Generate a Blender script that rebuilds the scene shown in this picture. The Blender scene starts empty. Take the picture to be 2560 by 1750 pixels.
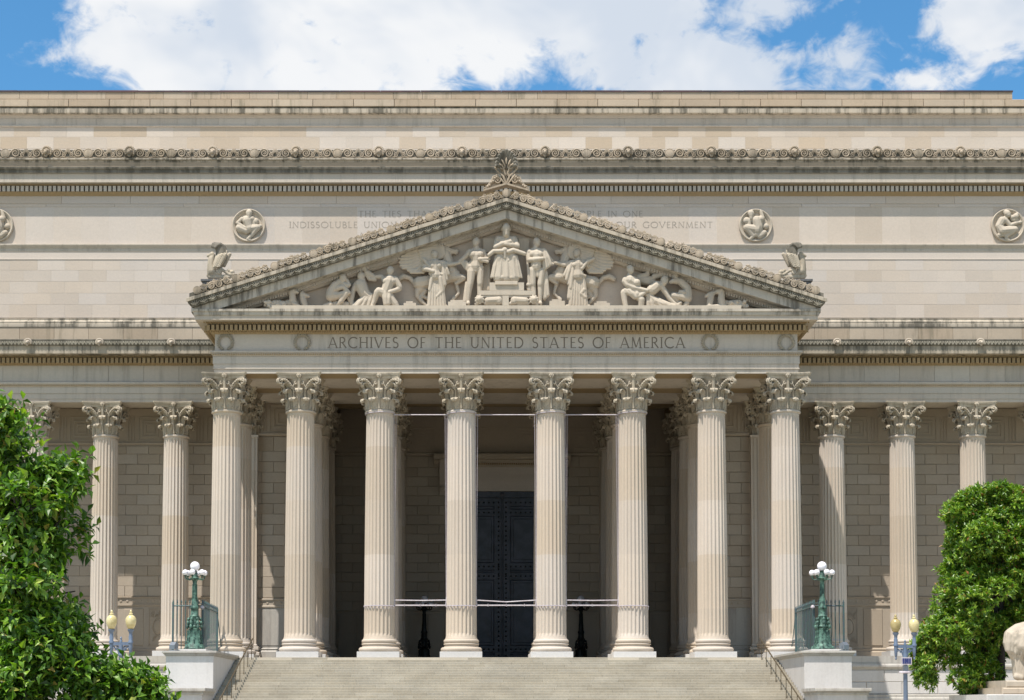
import bpy, bmesh, math, random
from mathutils import Vector, Matrix

random.seed(7)
S = bpy.context.scene
COL = S.collection
PI = math.pi

# ------------------------------------------------------------------ camera
F_PX, CX, CY = 4233.0, 1203.0, 1560.0          # focal length and principal point in photo pixels (2560 x 1750)
PITCH = math.radians(2.85)
CAM = Vector((-1.42, -96.0, -2.84))
cam_data = bpy.data.cameras.new('camera')
cam = bpy.data.objects.new('camera', cam_data)
COL.objects.link(cam)
cam.location = CAM
cam.rotation_euler = (math.radians(90) + PITCH, 0, 0)
cam_data.sensor_width = 36.0
cam_data.lens = F_PX / 2560.0 * 36.0
cam_data.shift_x = (1280.0 - CX) / 2560.0
cam_data.shift_y = (CY - 875.0) / 2560.0
cam_data.clip_start = 0.5
cam_data.clip_end = 3000.0
S.camera = cam

def W(px, py, y):
    """world (x, z) of the point seen at photo pixel (px, py) lying in the plane of depth y"""
    u = (px - CX) / F_PX
    v = (CY - py) / F_PX
    dy = math.cos(PITCH) - v * math.sin(PITCH)
    dz = math.sin(PITCH) + v * math.cos(PITCH)
    t = (y - CAM.y) / dy
    return CAM.x + u * t, CAM.z + dz * t
def Z(py, y): return W(CX, py, y)[1]
def X(px, y, py=1000): return W(px, py, y)[0]

# ------------------------------------------------------------------ light
SUN_DIR = Vector((-0.72, -1.0, 2.79)).normalized()      # towards the sun
sun_el = math.asin(SUN_DIR.z)
sun_az = math.atan2(SUN_DIR.x, SUN_DIR.y)
sd = bpy.data.lights.new('sun', 'SUN')
sd.energy = 3.9
sd.angle = math.radians(0.53)
sd.color = (1.0, 0.932, 0.85)
sun = bpy.data.objects.new('sun', sd)
COL.objects.link(sun)
sun.location = (0, -40, 60)
sun.rotation_euler = SUN_DIR.to_track_quat('Z', 'Y').to_euler()

S.view_settings.view_transform = 'Standard'
S.view_settings.look = 'None'
S.view_settings.gamma = 1.0
S.view_settings.exposure = 0.80
S.view_settings.use_curve_mapping = False
S.render.film_transparent = False
try:
    S.cycles.max_bounces = 8
    S.cycles.diffuse_bounces = 5
    S.cycles.glossy_bounces = 2
    S.cycles.use_denoising = True
except Exception:
    pass

SKY_STRENGTH = 0.135
world = bpy.data.worlds.new('World')
S.world = world
world.use_nodes = True
def build_sky():
    nt = world.node_tree
    nt.nodes.clear()
    N, L = nt.nodes, nt.links
    out = N.new('ShaderNodeOutputWorld')
    bg = N.new('ShaderNodeBackground')
    bg.inputs['Strength'].default_value = SKY_STRENGTH
    sky = N.new('ShaderNodeTexSky')
    sky.sky_type = 'NISHITA'
    sky.sun_disc = False
    sky.sun_elevation = sun_el
    sky.sun_rotation = sun_az
    sky.altitude = 20
    sky.air_density = 1.0
    sky.dust_density = 0.6
    sky.ozone_density = 2.2
    tc = N.new('ShaderNodeTexCoord')
    sep = N.new('ShaderNodeSeparateXYZ')
    L.new(tc.outputs['Generated'], sep.inputs[0])
    def math_(op, a, b=None, c=None, clamp=False):
        m = N.new('ShaderNodeMath'); m.operation = op; m.use_clamp = clamp
        for i, v in enumerate((a, b, c)):
            if v is None: continue
            if hasattr(v, 'links') or hasattr(v, 'is_linked'): L.new(v, m.inputs[i])
            else: m.inputs[i].default_value = v
        return m.outputs[0]
    dx, dy, dz = sep.outputs
    # cloud layer: the direction meets a flat layer overhead
    zz = math_('ADD', math_('MAXIMUM', dz, 0.0), 0.06)
    lx = math_('DIVIDE', dx, zz)
    ly = math_('DIVIDE', dy, zz)
    comb = N.new('ShaderNodeCombineXYZ')
    L.new(dx, comb.inputs[0]); L.new(dy, comb.inputs[1]); L.new(math_('MULTIPLY', dz, 1.35), comb.inputs[2])
    def noise(scale, detail, rough, off, vec=None, dist=0.0):
        n = N.new('ShaderNodeTexNoise')
        n.noise_dimensions = '3D'
        n.inputs['Scale'].default_value = scale
        n.inputs['Detail'].default_value = detail
        n.inputs['Roughness'].default_value = rough
        n.inputs['Distortion'].default_value = dist
        mp = N.new('ShaderNodeMapping')
        mp.inputs['Location'].default_value = off
        L.new(vec if vec is not None else comb.outputs[0], mp.inputs[0])
        L.new(mp.outputs[0], n.inputs['Vector'])
        return n.outputs['Fac']
    big = noise(3.0, 3.0, 0.5, (3.1, 0.7, 1.0))
    edge = noise(17.0, 6.0, 0.60, (0.4, 5.2, 2.0), dist=0.5)
    fine = noise(60.0, 4.0, 0.6, (8.4, 1.2, 4.0), dist=0.8)
    # large cloud bodies of this sky, each an ellipse of directions
    def body(px, py, rx, ry, w=1.0):
        u, v = (px - CX) / F_PX, (CY - py) / F_PX
        d = Vector((u, math.cos(PITCH) - v * math.sin(PITCH), math.sin(PITCH) + v * math.cos(PITCH)))
        d = d / d.z * (d.z / (d.z + 0.06 * d.length)) if False else d.normalized()
        cx_, cy_ = d.x / (d.z + 0.06), d.y / (d.z + 0.06)
        # pixel radius to layer radius
        k = 1.0 / (d.z + 0.06) / F_PX
        a = math_('DIVIDE', math_('SUBTRACT', lx, cx_), rx * k)
        b = math_('DIVIDE', math_('SUBTRACT', ly, cy_), ry * k * 2.55)
        q = math_('SQRT', math_('ADD', math_('MULTIPLY', a, a), math_('MULTIPLY', b, b)))
        return math_('MULTIPLY', math_('SUBTRACT', 1.0, q), w)
    bodies = [body(640, 60, 470, 270, 1.5), body(1130, 0, 520, 190, 1.3), body(950, 160, 330, 120, 1.2),
              body(1680, 170, 300, 110, 1.25), body(1520, 40, 330, 120, 1.1), body(1900, 20, 160, 60, 0.55),
              body(1240, 110, 190, 120, 1.1), body(1440, 60, 190, 85, 1.0), body(1620, 200, 110, 60, .9), body(2120, 150, 170, 80, 0.62), body(2290, 195, 110, 45, 0.7), body(2500, 40, 190, 100, 0.75),
              body(400, -260, 700, 190, 1.0), body(2300, -420, 700, 160, 0.9)]
    m = bodies[0]
    for b in bodies[1:]: m = math_('MAXIMUM', m, b)
    m = math_('MINIMUM', math_('MAXIMUM', m, -0.6), 0.7)
    front = math_('GREATER_THAN', dy, 0.0)
    # elsewhere the same kind of scattered cumulus from noise alone
    scattered = math_('MULTIPLY', math_('SUBTRACT', big, 0.47), 4.0)
    near = math_('MULTIPLY', front, math_('LESS_THAN', math_('ABSOLUTE', lx), 1.6))
    near = math_('MULTIPLY', near, math_('GREATER_THAN', ly, 1.2))
    mixm = N.new('ShaderNodeMix'); mixm.data_type = 'FLOAT'
    L.new(near, mixm.inputs[0]); L.new(scattered, mixm.inputs[2]); L.new(m, mixm.inputs[3])
    dens = math_('ADD', mixm.outputs[0], math_('MULTIPLY', math_('SUBTRACT', edge, 0.5), 2.3))
    dens = math_('ADD', dens, math_('MULTIPLY', math_('SUBTRACT', fine, 0.5), 0.9))
    ramp = N.new('ShaderNodeMapRange'); ramp.interpolation_type = 'SMOOTHSTEP'
    ramp.inputs[1].default_value = -0.16; ramp.inputs[2].default_value = 0.42
    L.new(dens, ramp.inputs[0])
    cover = math_('MULTIPLY', ramp.outputs[0], math_('MINIMUM', math_('MULTIPLY', math_('MAXIMUM', dz, 0.0), 9.0), 1.0))
    # cloud colour: bright billows, blue-grey thick parts
    body_n = noise(9.0, 4.0, 0.55, (1.9, 2.4, 7.0), dist=0.3)
    shade = N.new('ShaderNodeMapRange'); shade.interpolation_type = 'SMOOTHSTEP'
    shade.inputs[1].default_value = 0.36; shade.inputs[2].default_value = 0.60
    L.new(body_n, shade.inputs[0])
    cc = N.new('ShaderNodeMix'); cc.data_type = 'RGBA'
    k = 1.0 / SKY_STRENGTH / (2 ** S.view_settings.exposure)
    cc.inputs[6].default_value = (0.66 * k, 0.73 * k, 0.83 * k, 1)
    cc.inputs[7].default_value = (0.91 * k, 0.925 * k, 0.945 * k, 1)
    L.new(shade.outputs[0], cc.inputs[0])
    blue = N.new('ShaderNodeMix'); blue.data_type = 'RGBA'; blue.blend_type = 'MULTIPLY'
    blue.inputs[0].default_value = 1.0
    blue.inputs[7].default_value = SKY_TINT
    L.new(sky.outputs[0], blue.inputs[6])
    fin = N.new('ShaderNodeMix'); fin.data_type = 'RGBA'
    L.new(cover, fin.inputs[0]); L.new(blue.outputs[2], fin.inputs[6]); L.new(cc.outputs[2], fin.inputs[7])
    L.new(fin.outputs[2], bg.inputs[0])
    L.new(bg.outputs[0], out.inputs[0])
SKY_TINT = (0.34, 0.63, 0.74, 1)
build_sky()

# ------------------------------------------------------------------ materials
def new_mat(name):
    m = bpy.data.materials.new(name); m.use_nodes = True
    nt = m.node_tree; nt.nodes.clear()
    out = nt.nodes.new('ShaderNodeOutputMaterial')
    b = nt.nodes.new('ShaderNodeBsdfPrincipled')
    nt.links.new(b.outputs[0], out.inputs[0])
    return m, nt, b
def _mixc(nt, blend='MIX', fac=0.5):
    n = nt.nodes.new('ShaderNodeMix'); n.data_type = 'RGBA'; n.blend_type = blend
    n.inputs[0].default_value = fac
    return n
def _noise(nt, vec, scale, detail=4, rough=0.55):
    n = nt.nodes.new('ShaderNodeTexNoise')
    n.inputs['Scale'].default_value = scale; n.inputs['Detail'].default_value = detail
    n.inputs['Roughness'].default_value = rough
    if vec is not None: nt.links.new(vec, n.inputs['Vector'])
    return n.outputs['Fac']
def _range(nt, v, a, b, c=0.0, d=1.0):
    n = nt.nodes.new('ShaderNodeMapRange'); n.interpolation_type = 'SMOOTHSTEP'
    nt.links.new(v, n.inputs[0])
    for i, x in zip((1, 2, 3, 4), (a, b, c, d)): n.inputs[i].default_value = x
    return n.outputs[0]
def _m(nt, op, a, b=0.0, clamp=False):
    n = nt.nodes.new('ShaderNodeMath'); n.operation = op; n.use_clamp = clamp
    for i, v in enumerate((a, b)):
        if isinstance(v, (int, float)): n.inputs[i].default_value = v
        else: nt.links.new(v, n.inputs[i])
    return n.outputs[0]

def stone(name, a, b, streak=0.0, blotch=0.12, dark=(0.075, 0.07, 0.055), rough=0.86, grain=0.12, bump=0.25, drum=0.0, cool=0.0, streak_lo=0.50, big=(0.5, 0.5, 0.16)):
    m, nt, bs = new_mat(name)
    L = nt.links
    geo = nt.nodes.new('ShaderNodeNewGeometry')
    oi = nt.nodes.new('ShaderNodeObjectInfo')
    at = nt.nodes.new('ShaderNodeAttribute'); at.attribute_name = 'tone'
    pos = geo.outputs['Position']
    t = _m(nt, 'FRACT', _m(nt, 'ADD', oi.outputs['Random'], at.outputs['Fac']))
    if drum:
        tc = nt.nodes.new('ShaderNodeTexCoord')
        sp = nt.nodes.new('ShaderNodeSeparateXYZ'); L.new(tc.outputs['Object'], sp.inputs[0])
        zz = _m(nt, 'FLOOR', _m(nt, 'ADD', _m(nt, 'DIVIDE', sp.outputs[2], drum), 0.1))
        wn = nt.nodes.new('ShaderNodeTexWhiteNoise'); wn.noise_dimensions = '2D'
        cb = nt.nodes.new('ShaderNodeCombineXYZ'); L.new(zz, cb.inputs[0]); L.new(oi.outputs['Random'], cb.inputs[1])
        L.new(cb.outputs[0], wn.inputs['Vector'])
        t = wn.outputs['Value']
    mx = _mixc(nt)
    mx.inputs[6].default_value = (*a, 1); mx.inputs[7].default_value = (*b, 1)
    L.new(t, mx.inputs[0])
    c = mx.outputs[2]
    # block to block lightness
    def scale_by(c, f):
        s = nt.nodes.new('ShaderNodeVectorMath'); s.operation = 'SCALE'
        L.new(c, s.inputs[0]); L.new(f, s.inputs['Scale'])
        return s.outputs[0]
    n1 = _noise(nt, pos, 0.45, 3, 0.6)
    n2 = _noise(nt, pos, 9.0, 4, 0.65)
    t2 = _m(nt, 'FRACT', _m(nt, 'MULTIPLY', t, 7.31))
    f = _m(nt, 'ADD', _m(nt, 'MULTIPLY', n1, blotch * 2), 1.0 - blotch)
    c = scale_by(c, f)
    f = _m(nt, 'ADD', _m(nt, 'MULTIPLY', n2, grain * 2), 1.0 - grain)
    c = scale_by(c, f)
    f = _m(nt, 'ADD', _m(nt, 'MULTIPLY', t2, 0.10), 0.95)
    c = scale_by(c, f)
    if streak > 0:
        mp = nt.nodes.new('ShaderNodeMapping'); mp.inputs['Scale'].default_value = (2.4, 2.4, 0.22)
        L.new(pos, mp.inputs[0])
        s1 = _noise(nt, mp.outputs[0], 1.0, 5, 0.7)
        s2 = _noise(nt, pos, 0.35, 3, 0.5)
        v = _m(nt, 'ADD', _m(nt, 'MULTIPLY', s1, 0.72), _m(nt, 'MULTIPLY', s2, 0.28))
        k = _m(nt, 'MULTIPLY', _range(nt, v, streak_lo - 0.05, streak_lo + 0.13), streak)
        dm = _mixc(nt); dm.inputs[7].default_value = (*dark, 1)
        L.new(k, dm.inputs[0]); L.new(c, dm.inputs[6])
        c = dm.outputs[2]
    L.new(c, bs.inputs['Base Color'])
    bs.inputs['Roughness'].default_value = rough
    bs.inputs['Specular IOR Level'].default_value = 0.2
    if bump:
        bp = nt.nodes.new('ShaderNodeBump'); bp.inputs['Strength'].default_value = bump
        bp.inputs['Distance'].default_value = 0.01
        L.new(n2, bp.inputs['Height']); L.new(bp.outputs[0], bs.inputs['Normal'])
    return m

def plain(name, a, b=None, rough=0.5, metal=0.0, scale=6.0, spec=0.5, emit=None, bump=0.0):
    m, nt, bs = new_mat(name)
    geo = nt.nodes.new('ShaderNodeNewGeometry')
    mx = _mixc(nt); mx.inputs[6].default_value = (*a, 1); mx.inputs[7].default_value = (*(b or a), 1)
    n = _noise(nt, geo.outputs['Position'], scale, 6, 0.65)
    nt.links.new(_range(nt, n, 0.38, 0.62), mx.inputs[0])
    nt.links.new(mx.outputs[2], bs.inputs['Base Color'])
    bs.inputs['Roughness'].default_value = rough
    bs.inputs['Metallic'].default_value = metal
    bs.inputs['Specular IOR Level'].default_value = spec
    if bump:
        bp = nt.nodes.new('ShaderNodeBump'); bp.inputs['Strength'].default_value = bump
        bp.inputs['Distance'].default_value = 0.02
        nt.links.new(n, bp.inputs['Height']); nt.links.new(bp.outputs[0], bs.inputs['Normal'])
    return m

M = {}
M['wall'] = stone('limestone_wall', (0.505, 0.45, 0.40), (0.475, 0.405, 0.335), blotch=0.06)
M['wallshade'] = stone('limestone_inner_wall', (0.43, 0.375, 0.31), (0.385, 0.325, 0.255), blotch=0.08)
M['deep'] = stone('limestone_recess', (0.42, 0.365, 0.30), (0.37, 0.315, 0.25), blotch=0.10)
M['trim'] = stone('limestone_trim', (0.47, 0.425, 0.365), (0.45, 0.395, 0.33), streak=0.25, streak_lo=0.53, blotch=0.08)
M['beige2'] = stone('limestone_penthouse', (0.50, 0.45, 0.395), (0.42, 0.345, 0.26), blotch=0.07)
M['trim2'] = stone('limestone_cornice', (0.46, 0.42, 0.36), (0.43, 0.385, 0.32), streak=0.85, streak_lo=0.50, dark=(0.10, 0.09, 0.075), blotch=0.12)
M['beige'] = stone('limestone_parapet', (0.42, 0.35, 0.27), (0.37, 0.295, 0.215), streak=0.6, streak_lo=0.56, dark=(0.14, 0.125, 0.085), blotch=0.14)
M['stained'] = stone('limestone_weathered', (0.41, 0.36, 0.29), (0.37, 0.32, 0.25), streak=0.85, streak_lo=0.485, blotch=0.16)
M['black'] = stone('limestone_blackened_gap_shade', (0.20, 0.182, 0.15), (0.155, 0.14, 0.115), streak=0.8, streak_lo=0.46, blotch=0.2)  # weathered black stone; behind the cresting it paints gap shade
M['brown'] = stone('limestone_patina_warm_bounce', (0.33, 0.25, 0.15), (0.28, 0.205, 0.115), blotch=0.12)  # ageing, with warm bounced light put into the colour too
M['leafcarve'] = stone('weathered_palmettes', (0.33, 0.305, 0.245), (0.27, 0.245, 0.20), streak=0.5, streak_lo=0.5, blotch=0.2)
M['wreath'] = stone('carved_wreath', (0.36, 0.315, 0.245), (0.32, 0.28, 0.215), blotch=0.12)
M['recess'] = stone('dentil_gap_shade', (0.085, 0.066, 0.042), (0.06, 0.047, 0.03), blotch=0.15)  # dark colour that paints shade into the gaps between dentils
M['ceil'] = stone('ceiling_painted_shade', (0.16, 0.13, 0.095), (0.13, 0.105, 0.075), blotch=0.15)  # deep shade under the portico roof put into the stone colour
M['floor'] = stone('worn_floor_stone', (0.50, 0.45, 0.37), (0.46, 0.41, 0.33), blotch=0.1)
M['mortar'] = stone('pale_mortar', (0.55, 0.50, 0.44), (0.55, 0.50, 0.44), blotch=0.04)
M['column'] = stone('column_limestone', (0.53, 0.475, 0.42), (0.475, 0.40, 0.315), drum=3.05, streak=0.10, streak_lo=0.54, dark=(0.25, 0.2, 0.14), blotch=0.05)
M['capital'] = stone('capital_limestone', (0.42, 0.37, 0.295), (0.39, 0.335, 0.255), streak=0.42, streak_lo=0.52, blotch=0.12)
M['carve'] = stone('carved_limestone', (0.46, 0.405, 0.33), (0.44, 0.38, 0.305), streak=0.12, blotch=0.07, grain=0.07)
M['crest'] = stone('cresting_limestone', (0.40, 0.335, 0.26), (0.35, 0.285, 0.21), streak=0.6, streak_lo=0.50, blotch=0.16)
M['granite'] = stone('pale_granite', (0.56, 0.545, 0.53), (0.52, 0.50, 0.48), streak=0.22, streak_lo=0.53, dark=(0.3, 0.27, 0.24), blotch=0.05, grain=0.12)
M['granitecap'] = stone('weathered_granite', (0.44, 0.42, 0.39), (0.42, 0.40, 0.36), streak=0.45, streak_lo=0.52, dark=(0.2, 0.17, 0.15), blotch=0.1)
M['step'] = stone('step_granite', (0.37, 0.34, 0.28), (0.34, 0.305, 0.24), streak=0.2, streak_lo=0.52, dark=(0.2, 0.17, 0.13), blotch=0.26, grain=0.18)
M['plinth'] = stone('plinth_granite', (0.56, 0.55, 0.54), (0.53, 0.52, 0.51), blotch=0.04)
M['letter'] = stone('letter_shade', (0.17, 0.145, 0.115), (0.17, 0.145, 0.115), blotch=0.1)  # both letter tones paint groove shadow and dirt onto raised strokes
M['letter2'] = stone('letter_pale', (0.30, 0.265, 0.225), (0.30, 0.265, 0.225), blotch=0.1)
M['bronze'] = plain('dark_bronze_door', (0.022, 0.024, 0.038), (0.045, 0.048, 0.072), rough=0.42, metal=0.0, scale=1.2)
M['rivet'] = plain('black_bronze_stud', (0.006, 0.006, 0.008), rough=0.5, metal=0.5)
M['green'] = plain('verdigris_bronze', (0.10, 0.20, 0.155), (0.022, 0.05, 0.042), rough=0.6, metal=0.2, scale=5.0, bump=0.4)
M['darkgreen'] = plain('dark_bronze_lamp', (0.012, 0.014, 0.013), (0.02, 0.024, 0.022), rough=0.5, metal=0.5)
M['fence'] = plain('weathered_green_iron', (0.06, 0.12, 0.11), (0.07, 0.09, 0.11), rough=0.6, metal=0.2, scale=7)
M['globe'] = plain('white_glass_globe', (0.80, 0.78, 0.83), rough=0.18, spec=0.6)
M['rail'] = plain('dull_bronze_rail', (0.13, 0.10, 0.06), (0.09, 0.07, 0.045), rough=0.5, metal=0.5)
M['lampblue'] = plain('blue_grey_paint', (0.13, 0.17, 0.24), (0.10, 0.14, 0.21), rough=0.45, scale=2)
M['amber'] = plain('yellowed_globe', (0.50, 0.42, 0.20), (0.60, 0.53, 0.30), rough=0.22, scale=3)
M['ochre'] = plain('ochre_globe', (0.32, 0.25, 0.10), (0.40, 0.33, 0.16), rough=0.25, scale=3)
M['whitemetal'] = plain('white_painted_metal', (0.48, 0.45, 0.48), (0.38, 0.33, 0.36), rough=0.5)
M['strap'] = plain('pale_webbing', (0.42, 0.38, 0.42), (0.34, 0.31, 0.34), rough=0.8)
M['greymetal'] = plain('grey_metal', (0.22, 0.24, 0.27), rough=0.4, metal=0.5)
M['coping'] = plain('dark_roof_coping', (0.03, 0.028, 0.035), (0.10, 0.05, 0.055), rough=0.6, scale=0.25)
M['slate'] = plain('dark_slate_base', (0.085, 0.085, 0.09), (0.12, 0.12, 0.12), rough=0.7)
M['solar'] = plain('solar_cell', (0.03, 0.035, 0.14), rough=0.2)
M['bark'] = plain('bark', (0.055, 0.045, 0.035), (0.03, 0.024, 0.02), rough=0.9, scale=12, bump=0.6)
M['roof'] = plain('roof_sheet', (0.20, 0.20, 0.19), rough=0.8)
M['asphalt'] = plain('asphalt', (0.05, 0.05, 0.052), (0.06, 0.06, 0.06), rough=0.9)
M['paving'] = plain('paving', (0.50, 0.44, 0.35), (0.46, 0.40, 0.31), rough=0.9, scale=1)
M['grass'] = plain('lawn', (0.05, 0.09, 0.025), (0.07, 0.11, 0.03), rough=0.9, scale=3)

def leaf_mat(name, cols, rough=0.38, trans=0.25):
    m, nt, bs = new_mat(name)
    L = nt.links
    at = nt.nodes.new('ShaderNodeAttribute'); at.attribute_name = 'tone'
    oi = nt.nodes.new('ShaderNodeObjectInfo')
    t = _m(nt, 'FRACT', _m(nt, 'ADD', at.outputs['Fac'], oi.outputs['Random']))
    r = nt.nodes.new('ShaderNodeValToRGB')
    els = r.color_ramp.elements
    els[0].position = 0.0; els[0].color = (*cols[0][1], 1)
    els[1].position = cols[1][0]; els[1].color = (*cols[1][1], 1)
    for p, c in cols[2:]:
        e = els.new(p); e.color = (*c, 1)
    r.color_ramp.interpolation = 'LINEAR'
    L.new(t, r.inputs[0])
    L.new(r.outputs[0], bs.inputs['Base Color'])
    bs.inputs['Roughness'].default_value = rough
    bs.inputs['Specular IOR Level'].default_value = 0.5
    tr = nt.nodes.new('ShaderNodeBsdfTranslucent')
    sc = nt.nodes.new('ShaderNodeVectorMath'); sc.operation = 'MULTIPLY'
    sc.inputs[1].default_value = (1.5, 1.9, 0.5)
    L.new(r.outputs[0], sc.inputs[0]); L.new(sc.outputs[0], tr.inputs[0])
    ms = nt.nodes.new('ShaderNodeMixShader'); ms.inputs[0].default_value = trans
    L.new(bs.outputs[0], ms.inputs[1]); L.new(tr.outputs[0], ms.inputs[2])
    out = [n for n in nt.nodes if n.type == 'OUTPUT_MATERIAL'][0]
    L.new(ms.outputs[0], out.inputs[0])
    return m
M['leafA'] = leaf_mat('bright_green_leaf', [(0, (0.025, 0.065, 0.008)), (0.4, (0.075, 0.17, 0.014)), (0.8, (0.17, 0.31, 0.025)), (0.94, (0.28, 0.39, 0.045)), (0.97, (0.28, 0.19, 0.05)), (1.0, (0.10, 0.20, 0.02))], rough=0.45, trans=0.22)
M['leafB'] = leaf_mat('glossy_magnolia_leaf', [(0, (0.04, 0.10, 0.010)), (0.5, (0.11, 0.22, 0.016)), (0.93, (0.27, 0.37, 0.035)), (0.965, (0.20, 0.17, 0.03)), (0.985, (0.30, 0.10, 0.03)), (1.0, (0.11, 0.17, 0.03))], rough=0.42, trans=0.22)

# ------------------------------------------------------------------ object helpers
def tag(o, label=None, cat=None, group=None, kind=None):
    if label: o['label'] = label
    if cat: o['category'] = cat
    if group: o['group'] = group
    if kind: o['kind'] = kind
    return o
def empty(name, loc=(0, 0, 0), rz=0.0, parent=None):
    o = bpy.data.objects.new(name, None)
    o.empty_display_size = 0.3
    o.location = loc; o.rotation_euler = (0, 0, rz)
    COL.objects.link(o)
    if parent: o.parent = parent
    return o
def link(name, mesh, parent=None, loc=None, rot=None, scale=None):
    o = bpy.data.objects.new(name, mesh)
    COL.objects.link(o)
    if parent: o.parent = parent
    if loc is not None: o.location = loc
    if rot is not None: o.rotation_euler = rot
    if scale is not None: o.scale = scale
    return o
def copy_tree(o, parent=None):
    c = o.copy(); COL.objects.link(c); c.parent = parent
    for ch in list(o.children): copy_tree(ch, c)
    return c

class MB:
    def __init__(s): s.v, s.f, s.t, s.cur = [], [], [], 0.0
    def tone(s, t=None): s.cur = random.random() if t is None else t
    def add(s, vs, fs, mat=None):
        n = len(s.v)
        if mat is None: s.v.extend(tuple(p) for p in vs)
        else: s.v.extend(tuple(mat @ Vector(p)) for p in vs)
        s.f.extend(tuple(i + n for i in f) for f in fs)
        s.t.extend([s.cur] * len(fs))
    def box(s, x0, x1, y0, y1, z0, z1):
        s.add([(x0, y0, z0), (x1, y0, z0), (x1, y1, z0), (x0, y1, z0), (x0, y0, z1), (x1, y0, z1), (x1, y1, z1), (x0, y1, z1)],
              [(0, 3, 2, 1), (4, 5, 6, 7), (0, 1, 5, 4), (1, 2, 6, 5), (2, 3, 7, 6), (3, 0, 4, 7)])
    def block(s, x0, x1, y0, y1, z0, z1, c):
        # front face (towards -y) chamfered by c
        s.add([(x0, y1, z0), (x1, y1, z0), (x1, y1, z1), (x0, y1, z1),
               (x0, y0 + c, z0), (x1, y0 + c, z0), (x1, y0 + c, z1), (x0, y0 + c, z1),
               (x0 + c, y0, z0 + c), (x1 - c, y0, z0 + c), (x1 - c, y0, z1 - c), (x0 + c, y0, z1 - c)],
              [(0, 3, 2, 1), (0, 1, 5, 4), (1, 2, 6, 5), (2, 3, 7, 6), (3, 0, 4, 7),
               (4, 5, 9, 8), (5, 6, 10, 9), (6, 7, 11, 10), (7, 4, 8, 11), (8, 9, 10, 11)])
    def prism_x(s, prof, x0, x1, caps=True):
        # prof: closed polygon of (y, z)
        n = len(prof)
        vs = [(x0, p[0], p[1]) for p in prof] + [(x1, p[0], p[1]) for p in prof]
        fs = [(i, (i + 1) % n, n + (i + 1) % n, n + i) for i in range(n)]
        if caps: fs += [tuple(range(n))[::-1], tuple(range(n, 2 * n))]
        s.add(vs, fs)
    def prism_y(s, poly, y0, y1):
        n = len(poly)
        vs = [(p[0], y0, p[1]) for p in poly] + [(p[0], y1, p[1]) for p in poly]
        fs = [(i, (i + 1) % n, n + (i + 1) % n, n + i) for i in range(n)] + [tuple(range(n))[::-1], tuple(range(n, 2 * n))]
        s.add(vs, fs)
    def prism_z(s, poly, z0, z1):
        n = len(poly)
        vs = [(p[0], p[1], z0) for p in poly] + [(p[0], p[1], z1) for p in poly]
        fs = [(i, (i + 1) % n, n + (i + 1) % n, n + i) for i in range(n)] + [tuple(range(n))[::-1], tuple(range(n, 2 * n))]
        s.add(vs, fs)
    def lathe(s, prof, n=16, c=(0, 0, 0), sx=1.0, sy=1.0, a0=0.0, caps=True):
        # prof: (r, z) from bottom to top
        vs, fs = [], []
        for r, z in prof:
            for k in range(n):
                a = a0 + 2 * PI * k / n
                vs.append((c[0] + r * sx * math.cos(a), c[1] + r * sy * math.sin(a), c[2] + z))
        for j in range(len(prof) - 1):
            for k in range(n):
                k2 = (k + 1) % n
                fs.append((j * n + k, j * n + k2, (j + 1) * n + k2, (j + 1) * n + k))
        if caps:
            fs.append(tuple(range(n))[::-1])
            fs.append(tuple(range((len(prof) - 1) * n, len(prof) * n)))
        s.add(vs, fs)
    def ball(s, c, r, n=8, m=5, sy=1.0, sz=1.0, sx=1.0):
        prof = [(r * math.sin(PI * j / m), -r * sz * math.cos(PI * j / m)) for j in range(m + 1)]
        prof[0] = (r * 0.02, prof[0][1]); prof[-1] = (r * 0.02, prof[-1][1])
        s.lathe(prof, n, c, sx, sy)
    def tube(s, pts, rad, n=6, caps=True):
        pts = [Vector(p) for p in pts]
        rs = rad if isinstance(rad, (list, tuple)) else [rad] * len(pts)
        vs, fs = [], []
        up = None
        for i, p in enumerate(pts):
            d = (pts[min(i + 1, len(pts) - 1)] - pts[max(i - 1, 0)])
            if d.length < 1e-9: d = Vector((0, 0, 1))
            d.normalize()
            if up is None:
                up = Vector((0, 0, 1)) if abs(d.z) < 0.9 else Vector((0, 1, 0))
            a = d.cross(up)
            if a.length < 1e-6: a = d.cross(Vector((1, 0, 0)))
            a.normalize(); b = a.cross(d); b.normalize(); up = b
            for k in range(n):
                t = 2 * PI * k / n
                vs.append(p + (a * math.cos(t) + b * math.sin(t)) * rs[i])
        for i in range(len(pts) - 1):
            for k in range(n):
                k2 = (k + 1) % n
                fs.append((i * n + k, i * n + k2, (i + 1) * n + k2, (i + 1) * n + k))
        if caps:
            fs.append(tuple(range(n))[::-1]); fs.append(tuple(range((len(pts) - 1) * n, len(pts) * n)))
        s.add(vs, fs)
    def mesh(s, name, mat, smooth=False):
        me = bpy.data.meshes.new(name)
        me.from_pydata(s.v, [], s.f)
        at = me.attributes.new('tone', 'FLOAT', 'FACE')
        at.data.foreach_set('value', s.t)
        me.materials.append(mat)
        bm = bmesh.new(); bm.from_mesh(me)
        bmesh.ops.recalc_face_normals(bm, faces=bm.faces)
        bm.to_mesh(me); bm.free()
        if smooth:
            me.polygons.foreach_set('use_smooth', [True] * len(me.polygons))
            if smooth != 'all':
                try: me.set_sharp_from_angle(angle=math.radians(smooth if smooth is not True else 40))
                except Exception: pass
        me.update()
        return me
    def build(s, name, mat, parent=None, smooth=False, **kw):
        return link(name, s.mesh(name, mat, smooth), parent, **kw)

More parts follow.
